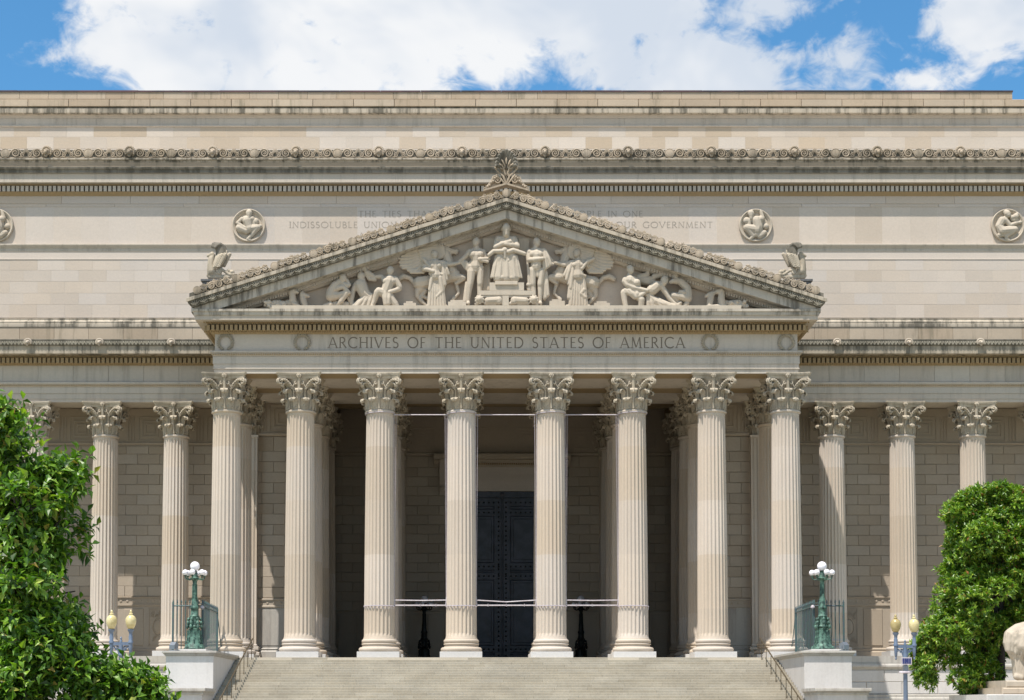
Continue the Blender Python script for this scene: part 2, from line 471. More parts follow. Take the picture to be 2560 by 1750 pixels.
def strip_mould(name, pts, x0, x1, mat, parent, back=None):
    """moulding run along x; pts = [(depth y, photo row)] down its face"""
    prof = [(y, Z(py, y)) for y, py in pts]
    yb = back if back is not None else max(p[0] for p in prof) + 0.6
    prof = prof + [(yb, prof[-1][1]), (yb, prof[0][1])]
    b = MB(); b.prism_x(prof, x0, x1)
    return b.build(name, mat, parent)

def mitre_mould(name, pts, xe0, yref, yback, mat, parent, zs=None):
    """moulding that returns round both corners of a block"""
    prof = [(y, (Z(v, y) if zs is None else v)) for y, v in pts]
    b = MB(); vs, fs = [], []
    n = len(prof)
    for (y, z) in prof:
        xe = xe0 + (yref - y)
        vs += [(-xe, yback, z), (-xe, y, z), (xe, y, z), (xe, yback, z)]
    for i in range(n - 1):
        for k in range(3):
            fs.append((i * 4 + k, i * 4 + k + 1, (i + 1) * 4 + k + 1, (i + 1) * 4 + k))
    fs.append((0, 1, 2, 3)); fs.append(((n - 1) * 4 + 3, (n - 1) * 4 + 2, (n - 1) * 4 + 1, (n - 1) * 4))
    fs.append(tuple(i * 4 for i in range(n))); fs.append(tuple(i * 4 + 3 for i in range(n))[::-1])
    b.add(vs, fs)
    return b.build(name, mat, parent)

# ================================================================== THE PLACE
GZ = -4.44                                   # street level; portico floor is z = 0
# ground, road, pavement, lawn
b = MB(); b.add([(-900, -900, GZ), (900, -900, GZ), (900, 900, GZ), (-900, 900, GZ)], [(0, 1, 2, 3)])
tag(b.build('ground', M['paving']), kind='structure')
b = MB(); b.add([(-400, -72, GZ + .004), (400, -72, GZ + .004), (400, -44, GZ + .004), (-400, -44, GZ + .004)], [(0, 1, 2, 3)])
tag(b.build('road', M['asphalt']), kind='structure')
b = MB(); b.box(-400, 400, -44, -30.5, GZ - .3, GZ + .13)
tag(b.build('pavement', M['paving']), kind='structure')
b = MB()
for sx in (-1, 1):
    x0, x1 = sorted((sx * 18.5, sx * 120)); b.box(x0, x1, -30, -6, GZ - .3, GZ + .1)
tag(b.build('lawn', M['grass']), kind='structure')

ARCH = empty('archives_building', (0, 0, 0))
tag(ARCH, 'pale limestone temple-fronted archives building with a carved pediment over eight fluted columns', 'building')

ZS = Z(933.6, -0.75)            # underside of the portico architrave
HC = ZS / 16.0

# ------------------------------------------------------------------ block walls
_blk = {}
def block_mesh(w, h, d, c, mat):
    k = (round(w, 2), round(h, 2), d, c, mat.name)
    if k not in _blk:
        b = MB(); b.block(-w / 2, w / 2, 0, d, -h / 2, h / 2, c)
        b.t = [0.0] * len(b.f)
        _blk[k] = b.mesh('stone_block', mat)
    return _blk[k]
def lay_blocks(name, rects, y, mat, parent, limit=300, depth=0.12, chamfer=0.006, proud=0.0, key=None):
    """rects: (x0, x1, z0, z1); the first `limit` are objects, the rest one mesh"""
    if key: rects = sorted(rects, key=key)
    rest = MB()
    for i, (x0, x1, z0, z1) in enumerate(rects):
        jit = random.uniform(0, proud)
        if i < limit:
            me = block_mesh(x1 - x0, z1 - z0, depth, chamfer, mat)
            link(name, me, parent, loc=((x0 + x1) / 2, y - jit, (z0 + z1) / 2))
        else:
            rest.tone(); rest.block(x0, x1, y - jit, y + depth, z0, z1, chamfer)
    if rest.v:
        tag(rest.build(name + '_courses', mat, parent), kind='stuff')
def courses(rows, x0, x1, length, gap, stagger=True, holes=(), phase=0.0):
    out = []
    for r, (z0, z1) in enumerate(rows):
        off = (length / 2 if (r % 2 and stagger) else 0) + phase
        k0 = math.floor((x0 - off) / length)
        k = k0
        while off + k * length < x1:
            a, c = max(off + k * length, x0), min(off + (k + 1) * length, x1)
            k += 1
            if c - a < 0.12: continue
            segs = [(a, c)]
            for (hx0, hx1, hz0, hz1) in holes:
                if z1 > hz0 + .02 and z0 < hz1 - .02:
                    ns = []
                    for (p, q) in segs:
                        if q <= hx0 or p >= hx1: ns.append((p, q)); continue
                        if p < hx0: ns.append((p, hx0))
                        if q > hx1: ns.append((hx1, q))
                    segs = ns
            for (p, q) in segs:
                if q - p > 0.1: out.append((p + gap / 2, q - gap / 2, z0 + gap / 2, z1 - gap / 2))
    return out
def rows_from_px(pys, y): return [(Z(pys[i], y), Z(pys[i + 1], y)) for i in range(len(pys) - 1)]

def wall_back(name, x0, x1, y0, y1, z0, z1, mat, parent=ARCH):
    b = MB(); b.box(x0, x1, y0, y1, z0, z1)
    return b.build(name, mat, parent)

XW = 42.0                                     # half length of what is built of the long front
# ---- attic: main block (face y = 11)
YA = 11.0
attic = wall_back('attic_wall', -XW, XW, YA + .13, YA + 6, Z(830, YA), Z(400, YA + 1), M['mortar'])
b = MB(); b.box(-XW, XW, YA - .002, YA + .14, Z(795, YA), Z(648, YA)); b.build('mortar_bed', M['mortar'], attic)
rows = rows_from_px([794.5, 761.6, 733.2, 704.2, 675.9, 648.5], YA)
hidden = lambda r: abs(r[0] + r[1]) / 2 < 12.5 and r[2] < Z(700, YA)
rects = [r for r in courses(rows, -34.5, 34.5, 1.77, 0.016, phase=0.3) if not hidden(r)]
lay_blocks('stone_block', rects, YA - .01, M['wall'], attic, proud=0.004, depth=.16, key=lambda r: -abs(r[1] - r[0]))
# upper frieze of the attic, one tall course, lettering course
YF = 11.06
b = MB(); b.box(-XW, XW, YF + .006, YF + .1, Z(609, YF), Z(517.6, YF)); b.build('mortar_bed', M['mortar'], attic)
rects = courses(rows_from_px([609.5, 517.5], YF), -34.5, 34.5, 1.77, 0.010, phase=-0.5)
lay_blocks('frieze_block', rects, YF, M['wall'], attic, depth=.1)
for (py0, py1, y) in ((517.5, 509.5, 11.03), (509.5, 490, 11.0)):
    rects = courses(rows_from_px([py0, py1], y), -34.5, 34.5, 4.4, 0.012, phase=py0 % 3)
    lay_blocks('fascia_stone', rects, y, M['wall'], attic, depth=.1, chamfer=.012)
# string course 609-648
strip_mould('string_course', [(YF + .03, 608.8), (10.84, 609.3), (10.84, 612.5), (10.97, 621.5), (10.97, 628.3)], -XW, XW, M['trim'], attic)
strip_mould('string_fascia', [(11.0, 628.4), (11.0, 646.3), (10.96, 646.4), (10.96, 648.6), (11.02, 649.2)], -XW, XW, M['wall'], attic)
# cornice of the attic
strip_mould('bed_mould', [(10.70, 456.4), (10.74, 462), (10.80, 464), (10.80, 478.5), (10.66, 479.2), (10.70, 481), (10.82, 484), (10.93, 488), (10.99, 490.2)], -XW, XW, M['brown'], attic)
strip_mould('corona', [(10.45, 432.8), (10.34, 433.2), (10.34, 455.6), (10.42, 456.6)], -XW, XW, M['trim'], attic, back=11.4)
strip_mould('gutter_mould', [(10.55, 416.3), (10.10, 416.8), (10.12, 421), (10.22, 426), (10.20, 431.5), (10.36, 432.6)], -XW, XW, M['black'], attic, back=11.4)
strip_mould('blocking_course', [(10.62, 405.8), (10.50, 406.0), (10.50, 416.2), (10.6, 416.4)], -XW, XW, M['beige'], attic, back=11.4)
strip_mould('cresting_ledge', [(10.58, 394.6), (10.36, 395.2), (10.36, 398.6), (10.48, 401), (10.52, 406)], -XW, XW, M['stained'], attic, back=11.4)
# dentils (each too small to pick out)
def dentils(name, y0, y1, py0, py1, x0, x1, per, mat, parent, duty=0.66):
    b = MB(); z1, z0 = Z(py0, y0), Z(py1, y0)
    n = int((x1 - x0) / per); st = (x1 - x0) / n
    for i in range(n):
        a = x0 + i * st
        b.tone(); b.box(a + st * (1 - duty) / 2, a + st * (1 + duty) / 2, y0, y1, z0, z1)
    return tag(b.build(name, mat, parent), kind='stuff')
strip_mould('dentil_recess', [(10.79, 464.2), (10.79, 478.3)], -XW, XW, M['recess'], attic)  # added dark strip, painted shade between the attic dentils
dentils('dentil_row', 10.62, 10.80, 464.5, 478, -35, 35, 0.293, M['trim'], attic)
# ---- set-back top block (face y = 14)
YT = 14.0
topb = wall_back('penthouse_wall', -XW, XW, YT + .006, YT + 20, Z(460, YT), Z(262, YT + .5), M['beige2'])
lay_blocks('stone_block', [r for r in courses(rows_from_px([372, 342.5, 317.5], YT), -36, 36, 1.755, 0.016, phase=.2)], YT, M['beige2'], topb, limit=90, proud=.004)
strip_mould('fillet', [(13.98, 312.8), (13.90, 313.2), (13.90, 315.4), (13.99, 317.6)], -XW, XW, M['trim'], topb)
lay_blocks('frieze_block', courses(rows_from_px([313, 295.3], 13.98), -36, 36, 2.68, 0.015), 13.98, M['trim'], topb)
strip_mould('bed_mould', [(13.80, 284.5), (13.86, 288), (13.90, 288.2), (13.93, 292), (13.98, 295.3)], -XW, XW, M['trim'], topb)
strip_mould('corona', [(13.78, 266), (13.74, 271.2), (13.60, 271.4), (13.60, 281.6), (13.68, 284.6)], -XW, XW, M['stained'], topb)
strip_mould('drip_groove', [(13.74, 265.6), (13.70, 266.2), (13.76, 271.3)], -XW, XW, M['black'], topb)
lay_blocks('parapet_block', courses(rows_from_px([266, 247.9], 13.62), -36, 36, 2.68, 0.03, phase=.9), 13.62, M['beige'], topb, depth=.4, chamfer=.02, proud=.01)
xr = X(2531, 13.9, 240)
lay_blocks('parapet_block', courses(rows_from_px([247.6, 230.3], 13.9), -36, xr, 1.9, 0.015, phase=.4), 13.9, M['beige'], topb, depth=.4, proud=.008)
b = MB()
z0, z1 = Z(230.2, 13.9), Z(225.8, 13.86)
xx = -40.0
while xx < xr:
    x2 = min(xx + 2.66, xr + .04); b.tone(); b.box(xx + .01, x2 - .01, 13.84, 15.0, z0, z1 - random.uniform(0, .015)); xx = x2
b.build('coping', M['coping'], topb)
b = MB(); b.box(-40, xr - .05, 14.31, 30, Z(300, 14), z0 - .01); b.box(xr - .06, xr, 14.0, 30, Z(300, 14), z0 - .005)
b.build('roof_block', M['beige'], topb)

# ---- cresting ornament
def spiral(b, cx, cz, r, y, turns=2.1, hand=1, start=PI / 2, tr=0.035, n=26, tail=None):
    pts, rs = [], []
    if tail:
        pts.append((tail[0], y + .01, tail[1])); rs.append(tr * .9)
    for i in range(n + 1):
        t = i / n; a = start + hand * turns * 2 * PI * t; rr = r * (1 - t) ** 0.9 + r * .10
        pts.append((cx + rr * math.cos(a), y - 0.03 * t, cz + rr * math.sin(a))); rs.append(tr * (1 - .45 * t))
    b.tube(pts, rs, 5)
    b.ball((cx, y - .03, cz), r * .17, 6, 4)
def petal(b, x0, z0, a, ln, w, y, th=0.05):
    d = Vector((math.sin(a), 0, math.cos(a)))
    b.tube([Vector((x0, y, z0)) + d * (ln * t) for t in (0, .35, .7, 1.0)], [w * .35, w * .8, w, w * .3], 5)
def half_crest():
    b = MB(); H = .62
    spiral(b, .64, .30, .26, -.02, 2.0, -1, PI * .9, .058, tail=(.1, .12))
    spiral(b, 1.10, .19, .14, -.02, 1.6, 1, PI * .2, .042, tail=(1.28, .5))
    spiral(b, 1.54, .19, .14, -.02, 1.6, -1, PI * .8, .042, tail=(1.36, .5))
    spiral(b, 2.01, .30, .26, -.02, 2.0, 1, PI * .1, .058, tail=(2.5, .12))
    b.tube([(.2, -.01, .05), (.5, -.02, .0), (.95, -.02, .06), (1.32, -.02, .03), (1.7, -.02, .06), (2.15, -.02, .0), (2.5, -.01, .05)], .028, 5)
    b.tube([(.64, -.02, .58), (.9, -.02, .52), (1.02, -.02, .35)], .03, 5); b.tube([(2.01, -.02, .58), (1.76, -.02, .52), (1.64, -.02, .35)], .03, 5)
    for k in range(-3, 4): petal(b, 1.32, .36, k * .42, .27 - abs(k) * .02, .045, -.03)
    return b.mesh('scroll_ornament', M['crest'], 50)
def half_crest_m(me):
    m2 = me.copy()
    for v in m2.vertices: v.co.x = -v.co.x
    m2.flip_normals()
    return m2
b = MB(); b.box(-37, 37, 10.53, 10.62, Z(395, 10.5), Z(395, 10.5) + .54); b.build('cresting_back', M['black'], attic)  # dark backing paints shade into the openings of the scrollwork
hc1 = half_crest(); hc2 = half_crest_m(hc1)
b = MB(); b.lathe([(.30, 0), (.31, .045), (.28, .07), (.25, .05), (.235, .055), (.225, .085), (.12, .105), (.02, .11)], 20)
for v in range(len(b.v)): x, y, z = b.v[v]; b.v[v] = (x, -z, y)
roundel_me = b.mesh('roundel', M['crest'], 50)
def lion_mesh(mat, s=1.0):
    b = MB()
    b.ball((0, -.10, .0), .21 * s, 10, 7, sy=.9)
    b.ball((0, -.32 * s, -.06 * s), .115 * s, 8, 5, sy=1.1)
    b.ball((-.10 * s, -.26 * s, .05 * s), .06 * s, 6, 4); b.ball((.10 * s, -.26 * s, .05 * s), .06 * s, 6, 4)
    b.tube([(0, -.30 * s, .12 * s), (0, -.36 * s, 0)], .04 * s, 5)
    for k in range(13):
        a = PI * (-.15 + 1.3 * k / 12)
        b.ball((.26 * s * math.cos(a), -.04, .04 * s + .27 * s * math.sin(a)), .085 * s, 6, 4)
    b.ball((0, -.2 * s, -.22 * s), .10 * s, 6, 4)
    return b.mesh('lion_mask', mat, 60)
lion_me = lion_mesh(M['crest'])
zc = Z(395, 10.5)
for k in range(-7, 7):
    xm = 2.65 + 5.3 * k
    if abs(xm) < 37:
        link('lion_mask', lion_me, attic, loc=(xm, 10.46, zc + .33), scale=(1.05, 1.05, 1.15))
        for sx, me in ((1, hc1), (-1, hc2)): pass
for k in range(-7, 8):
    xr0 = 5.3 * k
    if abs(xr0) > 37: continue
    link('roundel', roundel_me, attic, loc=(xr0, 10.48, zc + .30))
    link('scroll_ornament', hc1, attic, loc=(xr0, 10.50, zc))
    link('scroll_ornament', hc2, attic, loc=(xr0, 10.50, zc))

# ---- wing entablature and walls, either side
YWF = 8.85
def wing(sx):
    xa, xb = (16.62, XW) if sx > 0 else (-XW, -16.62)
    w = empty('wing', (0, 0, 0), parent=ARCH)
    def sm(name, pts, mat, back=None): return strip_mould(name, pts, xa, xb, mat, w, back)
    # low parapet over the wing cornice
    sm('parapet_mould', [(10.92, 796.4), (10.82, 797), (10.84, 800), (10.70, 804), (10.72, 809), (10.66, 810), (10.66, 816.8)], M['stained'], back=11.3)
    lay_blocks('parapet_block', courses(rows_from_px([850, 817.2], 10.70), xa, xb, 2.2, .015), 10.70, M['beige'], w, depth=.3)
    # cymatium with palmettes, corona, bed mould, dentils
    sm('cymatium', [(7.72, 847.8), (7.64, 848.6), (7.66, 852), (7.72, 862), (7.76, 864.2)], M['black'], back=9.6)
    sm('corona', [(7.80, 864.4), (7.80, 883.6), (7.86, 884.2)], M['stained'], back=9.3)
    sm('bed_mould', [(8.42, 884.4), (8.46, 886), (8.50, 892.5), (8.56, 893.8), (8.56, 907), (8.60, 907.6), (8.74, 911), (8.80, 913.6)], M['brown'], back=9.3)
    sm('dentil_recess', [(8.545, 893.9), (8.545, 907)], M['recess'])  # painted gap shade set just behind the wing dentils
    dentils('dentil_row', 8.36, 8.56, 894.2, 906.8, xa, xb, 0.282, M['brown'], w)
    b = MB(); n = int((xb - xa) / .141)
    for i in range(n):
        b.ball((xa + (i + .5) * .141, 8.47, Z(889.3, 8.47)), .052, 5, 4, sz=1.3)
        b.ball((xa + (i + .5) * .141, 8.70, Z(910.4, 8.7)), .045, 4, 3)
    tag(b.build('egg_moulding', M['brown'], w), kind='stuff')
    b = MB(); n = int((xb - xa) / .22)
    for i in range(n):
        x = xa + (i + .5) * .22
        for k in (-1, 0, 1): petal(b, x, Z(862.5, 7.7), k * .5, .30, .036, 7.68)
    tag(b.build('leaf_moulding', M['leafcarve'], w), kind='stuff')
    # frieze and architrave
    lay_blocks('frieze_block', courses(rows_from_px([954.6, 913.8], YWF), xa, xb, 2.2, .012, phase=.5 * sx), YWF, M['trim'], w, depth=.3)
    sm('architrave_mould', [(8.66, 954.6), (8.62, 955.4), (8.62, 959.5), (8.70, 960.5), (8.74, 965.5), (8.80, 967.6)], M['trim'], back=9.3)
    b = MB(); n = int((xb - xa) / .11)
    for i in range(n): b.ball((xa + (i + .5) * .11, 8.70, Z(963.6, 8.7)), .036, 4, 3, sz=1.4)
    tag(b.build('bead_moulding', M['brown'], w), kind='stuff')
    sm('fascia', [(8.78, 967.8), (8.78, 983.4), (8.84, 983.6)], M['trim'], back=10.3)
    sm('fascia', [(8.82, 983.8), (8.82, 997.2), (8.88, 997.4)], M['trim'], back=10.3)
    sm('fascia', [(8.85, 997.6), (8.85, 1005.5), (10.30, 1018)], M['trim'], back=10.3)
    # lion faces on the cymatium
    for k in range(0, 5):
        xm = sx * (20.57 + 4.43 * k)
        link('lion_mask', lion2_me, w, loc=(xm, 7.62, Z(856.5, 7.6)), scale=(.8, .8, .72))
    # ceiling of the colonnade
    zc = Z(1018, 10.3)
    b = MB(); b.box(xa, xb, 10.31, 12.9, zc + .35, zc + .55); b.build('colonnade_ceiling', M['wallshade'], w)
    # rear wall
    YW = 12.6
    zt, zp = Z(1111, YW), Z(.0 + 1640, 8.3)
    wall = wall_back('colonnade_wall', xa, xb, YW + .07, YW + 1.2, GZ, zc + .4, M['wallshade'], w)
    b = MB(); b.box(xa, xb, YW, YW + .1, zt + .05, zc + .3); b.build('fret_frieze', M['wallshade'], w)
    strip_mould('frieze_mould', [(YW - .06, 1106.5), (YW - .12, 1107), (YW - .12, 1109), (YW - .02, 1111.5)], xa, xb, M['wallshade'], w)
    rws = rows_from_px([1490.7 - 25.4 * i for i in range(15)] + [1115.5], YW)
    rr = courses(rws, xa, xb, 1.452, .018, phase=.35)
    lay_blocks('ashlar_block', rr, YW, M['wallshade'], w, limit=148, depth=.1, chamfer=.016, proud=.01, key=lambda r: abs(r[0] + r[1]))
    strip_mould('dado_mould', [(YW - .02, 1491), (YW - .08, 1491.6), (YW - .08, 1494), (YW, 1495)], xa, xb, M['wallshade'], w)
    strip_mould('dado_band', [(YW, 1495), (YW, 1510), (YW - .05, 1510.5), (YW - .05, 1514), (YW, 1516)], xa, xb, M['wallshade'], w)
    b = MB(); x = xa + .2
    while x < xb - .2:
        b.ball((x, YW - .005, Z(1502.5, YW)), .10, 6, 4, sy=.35, sz=.9); x += .42
    tag(b.build('rosette_band', M['wallshade'], w), kind='stuff')
    strip_mould('wall_base', [(YW + .01, 1621), (YW - .10, 1623), (YW - .06, 1628), (YW - .16, 1630), (YW - .16, 1660)], xa, xb, M['wallshade'], w)
    b = MB(); b.box(xa, xb, YW + .02, YW + .12, Z(1625, YW), Z(1516, YW)); b.build('dado', M['wallshade'], w)
    # dado panels: one carved and one plain to a bay, and the square fret panels of the frieze
    for k in range(-1, 5):
        xc = sx * (20.57 + 4.43 * (k + .5))
        if abs(xc) < 17.3: continue
        z0, z1 = Z(1614, YW), Z(1522, YW)
        # carved shield panel
        xcp = xc + (.62 if sx < 0 else -.62)
        b = MB()
        hw = .60
        b.box(xcp - hw, xcp + hw, YW - .03, YW + .05, z0, z0 + .05); b.box(xcp - hw, xcp + hw, YW - .03, YW + .05, z1 - .05, z1)
        b.box(xcp - hw, xcp - hw + .05, YW - .03, YW + .05, z0, z1); b.box(xcp + hw - .05, xcp + hw, YW - .03, YW + .05, z0, z1)
        zm = (z0 + z1) / 2
        b.ball((xcp, YW + .03, zm), .33, 16, 8, sy=.3, sz=1.5)
        b.tube([(xcp + .36 * math.cos(t * .3), YW, zm + .56 * math.sin(t * .3)) for t in range(22)], .035, 5)
        rnd = random.Random(3)
        for q in range(26):
            a = rnd.uniform(0, 2 * PI); sgn = 1 if math.sin(a) > 0 else -1
            px_, pz_ = xcp + .42 * math.cos(a), zm + sgn * rnd.uniform(.62, .98)
            spiral(b, px_, pz_, rnd.uniform(.07, .13), YW - .0, 1.2, rnd.choice((-1, 1)), rnd.uniform(0, 6), .022, n=8)
        b.build('shield_panel', M['wallshade'], w, smooth=50)
        b = MB(); xq = xc - (.95 if sx < 0 else -.95)
        b.block(xq - .62, xq + .62, YW - .035, YW + .05, z0, z1, .03); b.build('dado_panel', M['wallshade'], w)
    for k in range(-1, 5):
        xc = sx * (20.57 + 4.43 * (k + .5))
        fret(w, xc, YW, Z(1102, YW), Z(1043, YW), M['wallshade'], xa, xb)
    # podium
    b = MB(); b.box(xa, xb, 8.36, 12.7, GZ, zp - .02); b.build('podium_core', M['mortar'], w)
    strip_mould('podium_course', [(8.30, 1640), (8.30, 1657.5), (8.36, 1658)], xa, xb, M['granitecap'], w, back=12.7)
    strip_mould('podium_mould', [(8.22, 1658.2), (8.20, 1661), (8.16, 1663), (8.16, 1667), (8.30, 1672), (8.30, 1674)], xa, xb, M['granitecap'], w, back=8.9)
    rr = courses(rows_from_px([1735, 1705, 1675], 8.3), xa, xb, 2.2, .035, phase=.3)
    lay_blocks('podium_block', rr, 8.3, M['granite'], w, depth=.3, chamfer=.025)
    strip_mould('podium_base', [(8.30, 1735.5), (8.10, 1737), (8.10, 1743), (8.02, 1746), (8.02, 1760), (7.9, 1762), (7.9, 1860)], xa, xb, M['granitecap'], w, back=8.9)
    return w
def fret(parent, xc, y, z0, z1, mat, xa=-99, xb=99, stripes=True):
    b = MB(); h = (z1 - z0); cz = (z0 + z1) / 2; xmin, xmax = min(xa, xb) + .05, max(xa, xb) - .05
    def bar(x0, x1, za, zb):
        x0, x1 = max(x0, xmin), min(x1, xmax)
        if x1 > x0: b.box(x0, x1, y - .07, y + .02, za, zb)
    for s in (h * .5, h * .34, h * .2):
        t = .05
        bar(xc - s, xc + s, cz - s, cz - s + t); bar(xc - s, xc + s, cz + s - t, cz + s)
        bar(xc - s, xc - s + t, cz - s + t, cz + s - t); bar(xc + s - t, xc + s, cz - s + t, cz + s - t)
    if stripes:
        for q in (1.05, 1.25, 1.45):
            for sg in (-1, 1): bar(xc + sg * q - .03, xc + sg * q + .03, z0, z1)
    b.build('fret_panel', mat, parent)
lion2_me = lion_mesh(M['carve'])
wingL, wingR = wing(-1), wing(1)

# ------------------------------------------------------------------ Corinthian column
def shaft_mesh():
    NF, P = 24, 6
    ztop, zbot = 13.86, 1.10
    b = MB()
    def ring(z, depth):
        t = (z - zbot) / (ztop - zbot)
        r = .868 - .098 * (max(t, 0.0) ** 1.6)
        vs = []
        for k in range(NF):
            for p in range(P):
                a = 2 * PI * (k + p / P) / NF
                # fillet on p 0..1, hollow on the rest
                if p < 2: rr = r
                else:
                    u = (p - 1) / (P - 1)
                    rr = r - depth * (math.sin(PI * u) ** .6)
                vs.append((rr * math.cos(a), rr * math.sin(a), z))
        return vs
    zs = [(zbot - .02, -1), (zbot + .05, -1), (zbot + .16, 0), (zbot + .22, .05), (zbot + .32, .075)]
    zs += [(zbot + .32 + (ztop - zbot - .62) * k / 7, .075) for k in range(1, 8)]
    zs += [(ztop - .22, .05), (ztop - .16, 0), (ztop - .02, 0)]
    n = NF * P
    vs, fs = [], []
    for z, d in zs:
        rg = ring(z, max(d, 0))
        if d == -1: rg = [(x * (1.055 if z < zbot + .01 else 1.02), y * (1.055 if z < zbot + .01 else 1.02), zz) for x, y, zz in rg]
        vs += rg
    for j in range(len(zs) - 1):
        for k in range(n):
            k2 = (k + 1) % n
            fs.append((j * n + k, j * n + k2, (j + 1) * n + k2, (j + 1) * n + k))
    b.add(vs, fs)
    b.lathe([(.775, ztop - .06), (.86, ztop - .02), (.87, ztop + .05), (.80, ztop + .10), (.74, ztop + .12)], 32)
    return b.mesh('shaft', M['column'], 35)
def base_mesh():
    b = MB()
    prof = [(1.02, .33)]
    def torus(r0, z0, h, out, n=7):
        return [(r0 + out * math.sin(PI * i / n), z0 + h * (1 - math.cos(PI * i / n)) / 2) for i in range(n + 1)]
    prof += torus(1.03, .335, .27, .14) + [(.99, .61), (.99, .64)]
    prof += [(.955, .66), (.935, .70)] + torus(.95, .72, .10, .06, 5) + [(.93, .83)]
    prof += torus(.93, .84, .20, .075) + [(.92, 1.05), (.92, 1.09), (.86, 1.12)]
    b.lathe(prof, 40)
    return b.mesh('base', M['column'], 50)
def plinth_mesh():
    b = MB(); b.block(-1.19, 1.19, -1.19, 1.19, 0, .33, .012)
    return b.mesh('plinth', M['plinth'])

def leaf_strip(b, ang, prof, widths, lift=.05, thick=.045, across=6):
    """acanthus leaf: prof (r, z) up and over; widths per station"""
    rows = []
    ca, sa = math.cos(ang), math.sin(ang)
    n = len(prof)
    for i, ((r, z), w) in enumerate(zip(prof, widths)):
        row = []
        for k in range(across + 1):
            u = -1 + 2 * k / across
            ww = w * (1 + .10 * math.sin(i * 2.6))
            x = r - (u * u) * (.07 if i < n - 3 else .03) + (lift if abs(u) < .12 else 0) * (1 if i > 0 else 0) + (.018 if k % 2 else 0)
            t = u * ww
            row.append((x * ca - t * sa, x * sa + t * ca, z))
        rows.append(row)
    vs = [p for r in rows for p in r]
    m = across + 1
    back = []
    for i, r in enumerate(rows):
        pr = prof[i]
        pn = prof[min(i + 1, n - 1)]; pp = prof[max(i - 1, 0)]
        d = Vector((pn[0] - pp[0], pn[1] - pp[1])).normalized()
        nx, nz = -d[1] * -1, d[0] * -1      # outward normal, take inward
        for (x, y, z) in r:
            back.append((x - thick * nx * ca, y - thick * nx * sa, z - thick * nz))
    N0 = len(vs)
    fs = []
    for i in range(n - 1):
        for k in range(m - 1):
            a = i * m + k
            fs.append((a, a + 1, a + m + 1, a + m)); fs.append((N0 + a, N0 + a + m, N0 + a + m + 1, N0 + a + 1))
    for i in range(n - 1):
        for k in (0, m - 1):
            a = i * m + k; fs.append((a, a + m, N0 + a + m, N0 + a))
    for k in range(m - 1):
        fs.append((k, N0 + k, N0 + k + 1, k + 1)); a = (n - 1) * m + k
        fs.append((a, a + 1, N0 + a + 1, N0 + a))
    b.add(vs + back, fs)
